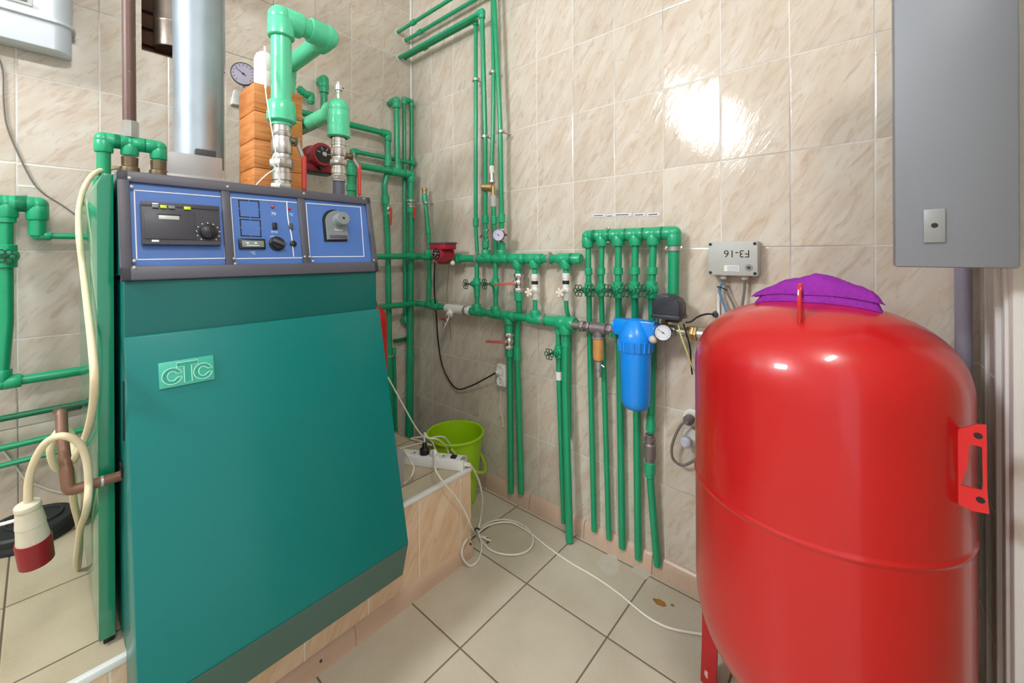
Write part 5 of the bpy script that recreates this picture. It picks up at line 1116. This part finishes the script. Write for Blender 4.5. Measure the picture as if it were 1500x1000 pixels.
def tank_hit(u, v):
    d = ray(u, v); t = .4
    def f(p):
        r = math.hypot(p.x-TC.x, p.y-TC.y)/TR
        if p.z > TZ1: return r**NE + ((p.z-TZ1)/(TT-TZ1))**NE - 1
        if p.z < TZ0: return r**NE + ((TZ0-p.z)/(TZ0-TB))**NE - 1
        return r - 1
    while t < 3:
        p = CAM + d*t
        if f(p) < 0:
            lo, hi = t-.004, t
            for _ in range(25):
                mid = (lo+hi)/2
                if f(CAM+d*mid) < 0: hi = mid
                else: lo = mid
            return CAM + d*hi
        t += .004
    return None
def tank_z(x, y):
    r = min(1, math.hypot(x-TC.x, y-TC.y)/TR); return TZ1 + (TT-TZ1)*max(0, 1-r**NE)**(1/NE)
tk = thing('expansion_tank', 'big glossy red expansion tank standing on red legs by the right wall', 'expansion tank', TC)
b = MB(); b.lathe(tank_prof(), TC, seg=96); shell = b.build('tank_shell', RED, tk, angle=60)
vd = (TC - CAM); vd.z = 0; vd.normalize(); vs_ = V((vd.y, -vd.x, 0))   # view direction and view right
a_leg = math.atan2(-1.83+2.085, -.285+.354)
for k in range(3):
    a = a_leg + k*2*PI/3; dr = V((math.cos(a), math.sin(a), 0)); td = V((-dr.y, dr.x, 0))
    M = Matrix((td, V((0,0,1)), dr)).transposed().to_4x4(); M.translation = TC
    b = MB(M); b.prism([(-.040,.40,TR-.006),(.040,.40,TR-.006),(.030,0,TR+.006),(-.028,0,TR+.006)], (0,0,.006), .001); b.prism([(.034,.36,TR-.05),(.040,.36,TR-.05),(.030,0,TR-.03),(.024,0,TR-.03)], (0,0,.045), .001)
    b.build('leg', mat('chipped_red_leg', (184, 22, 30), .35, var=.08, wear=((226, 190, 184), .66, 34)), tk)
# lifting lug
lp = tank_hit(1170, 474); ldv = (vd*.94 + vs_*.10).normalized()
LM = frame(lp + V((0,0,-.012)), ldv, UPZ)
b = MB(LM); pts = [(-.002,0),(.050,.026),(.050,.070)] + [(.028+.020*math.cos(a), .074+.020*math.sin(a)) for a in [i*PI/8 for i in range(1,8)]] + [(.006,.070)]
b.prism([(x,y,-.0035) for x,y in pts], (0,0,.007), .001); lug = b.build('lifting_lug', RED, tk)
b = MB(LM); b.lathe([(.0075,0),(.0075,.0004)], (.028,.070,.0033), (0,0,1), 16); b.build('lug_hole', mat('dark_hole', (60, 14, 18), .7), lug)
# carrying bracket on the right flank: an upright plate welded to the shell, with a grip slot and two bolt holes
hitm = tank_hit(1405, 690); base = V((hitm.x, hitm.y, hitm.z)); pn = (vd*.96 + vs_*.28).normalized()
BM = frame(base, V((-pn.y, pn.x, 0))*-1, UPZ); BI = BM.inverted(); BN = BM.to_3x3() @ V((0,0,1))
def bl(u, v): p = BI @ PP(u, v, base, BN); return p.x, p.y
def ringplate(b, outer, inner, z0, z1):
    bm = b.bm; n = len(outer)
    A = [[bm.verts.new(b.T((x,y,z))) for x,y in ring] for ring in (outer, inner) for z in (z0, z1)]
    o0,o1,i0,i1 = A
    for i in range(n):
        j = (i+1)%n
        bm.faces.new((o0[i],o0[j],o1[j],o1[i])); bm.faces.new((i0[i],i1[i],i1[j],i0[j])); bm.faces.new((o1[i],o1[j],i1[j],i1[i])); bm.faces.new((o0[i],i0[i],i0[j],o0[j]))
outer = [bl(*q) for q in ((1398,735),(1424,747),(1449,752),(1446,718),(1445.5,654),(1445,622),(1430,621),(1404,628),(1398,680))]
inner = [bl(*q) for q in ((1408,710),(1424,714),(1438,717.5),(1440,710),(1439,658),(1438,654),(1430,651.5),(1420,650),(1417,682))]
b = MB(BM); ringplate(b, outer, inner, -.0025, .0025)
bk_ = b.build('carrying_bracket', mat('bright_red_bracket', (222, 30, 36), .3, var=.05, coat=.3), tk, flat=True)
for u, v in ((1433,637.5),(1436.5,731.5)):
    x, y = bl(u, v); b = MB(BM); b.lathe([(.0055,0),(.0055,.0004),(0,.0004)], (x,y,.0024), (0,0,1), 16); b.build('bolt_hole', INK, bk_)

# purple cloth
ct = thing('cloth', 'folded purple cloth lying on top of the red tank', 'cloth', TC + V((0,0,TT)))
cc = V((TC.x, TC.y, 0)) + vd*.035
def cpt(s, d, h): 
    p = cc + vs_*s + vd*d; p.z = tank_z(p.x, p.y) + h; return p
def cloth_layer(s0, s1, d0, d1, hmax, h0, seed, tip, name, fall=.55, blunt=22):
    b = MB(); bm = b.bm; NS, ND = 44, 18; top = []; bot = []
    for i in range(NS+1):
        fs = i/NS; s = s0+(s1-s0)*fs
        prof = min(1, (fs/tip)**.9 if fs < tip else 1) * (1 - fall*max(0, (fs-tip)/(1-tip))**1.1)
        wd_ = .45 + .55*min(1, fs*2.2)
        rt, rb = [], []
        for j in range(ND+1):
            fd = j/ND; d = (d0+(d1-d0)*(.5+(fd-.5)*wd_))
            ed = (1-abs(2*fd-1)**4)**.5 if 0 < j < ND else 0
            es = min(1, min(fs, 1-fs)*blunt)**.5
            nz = noise.noise(V((s*22+seed, d*22, seed)))*.007 + noise.noise(V((s*60, d*50+seed, 1)))*.0025
            h = h0 + (hmax*prof*ed + nz*ed)*es + .003
            sj = s + noise.noise(V((d*25, seed, s*9)))*.006
            rt.append(cpt(sj, d, max(h, h0+.002))); rb.append(cpt(sj, d, h0+.0005))
        top.append(rt); bot.append(rb)
    TV = [[bm.verts.new(p) for p in r] for r in top]; BV = [[bm.verts.new(p) for p in r] for r in bot]
    for i in range(NS):
        for j in range(ND):
            bm.faces.new((TV[i][j],TV[i+1][j],TV[i+1][j+1],TV[i][j+1])); bm.faces.new((BV[i][j],BV[i][j+1],BV[i+1][j+1],BV[i+1][j]))
    for i in range(NS):
        bm.faces.new((TV[i][0],BV[i][0],BV[i+1][0],TV[i+1][0])); bm.faces.new((TV[i][ND],TV[i+1][ND],BV[i+1][ND],BV[i][ND]))
    for j in range(ND):
        bm.faces.new((TV[0][j],TV[0][j+1],BV[0][j+1],BV[0][j])); bm.faces.new((TV[NS][j],BV[NS][j],BV[NS][j+1],TV[NS][j+1]))
    return b.build(name, PURPLE, ct, angle=75)
cloth_layer(-.118, .118, -.075, .085, .028, .0, 3.1, .10, 'lower_fold', .15, 26)
cloth_layer(-.126, .121, -.070, .085, .043, .017, 8.4, .52, 'upper_fold', .66, 26)

# lilac pipe in the right corner
b = thing('corner_pipe', 'grey lilac painted pipe in the corner behind the red tank', 'pipe', (-.06,-2.355,0))
mb = MB(); q = PB(1411,420,.055); mb.tube([(-.055,q.y,0),(-.055,q.y,3.04)], .0155, seg=18); mb.build('pipe', LILAC, b)
# grey cabinet
gcx = -.45; y1_ = PX(1310.5,300,gcx).y
cbn = thing('grey_cabinet', 'grey metal cabinet hanging at the right above the tank', 'cabinet', (gcx,(y1_+YC)/2,1.21))
zc0 = PX(1312,391,gcx).z
b = MB(); b.box((gcx,YC+.014,zc0), (gcx+.085,y1_,1.95), .004); b.build('cabinet_body', GREYC, cbn)
a, c = PX(1352.5,307,gcx-.002), PX(1385,355,gcx-.002)
b = MB(); b.box((gcx-.004,c.y,c.z), (gcx+.001,a.y,a.z), .001); lk = b.build('lock_plate', mat('lock_plate_grey', (150, 154, 156), .45, metal=.2), cbn)
q = PX(1369,330,gcx-.004); b = MB(); b.lathe([(.0048,0),(.0048,.0004),(0,.0004)], (gcx-.0038,q.y,q.z), OUTB, 18); b.build('key_hole', INK, lk)

# floor stains
def blob(u, v, R, sx_, sy_, mt, nm, label, seed):
    c = PZ(u, v, .0004); b = MB(); pts = []
    for i in range(28):
        a = 2*PI*i/28; r = R*(1+.35*noise.noise(V((math.cos(a)*1.6+seed, math.sin(a)*1.6, seed)))); pts.append(c+V((r*sx_*math.cos(a), r*sy_*math.sin(a), 0)))
    b.prism(pts, (0,0,.0005)); tag(b.build(nm, mt), label, 'stain')
blob(966, 882, .020, .7, 1.1, STAIN, 'rust_stain', 'small orange rust stain on the floor beside the tank', 2.2)
blob(985, 886, .006, 1, 1, STAIN, 'rust_spot', 'tiny rust spot right of the orange floor stain', 4.2)

for sx_, sy_, R_, u, v, lb, sd_ in ((1,.8,.055,893,826,'pale limescale stain on the floor below the second manifold pipe',5.5),(.8,1,.035,940,838,'whitish floor stain between the pipes and the rust stain',7.7)):
    blob(u, v, R_, sx_, sy_, mat('limescale_stain', (203, 197, 184), .5, var=.12, scale=40), 'floor_stain', lb, sd_)
# ---------------------------------------------------------------- lamps that light the room (above and behind the camera)
lf = thing('ceiling_lamp', 'rectangular ceiling lamp above the doorway', 'ceiling lamp', (-1.68,-2.62,ZC))
b = MB(); b.box((-1.98,-2.80,3.005), (-1.38,-2.44,ZC), .006); b.build('lamp_housing', PVC, lf)
b = MB(); b.box((-1.95,-2.77,2.997), (-1.41,-2.47,3.006), .003); b.build('diffuser', LAMP, lf)
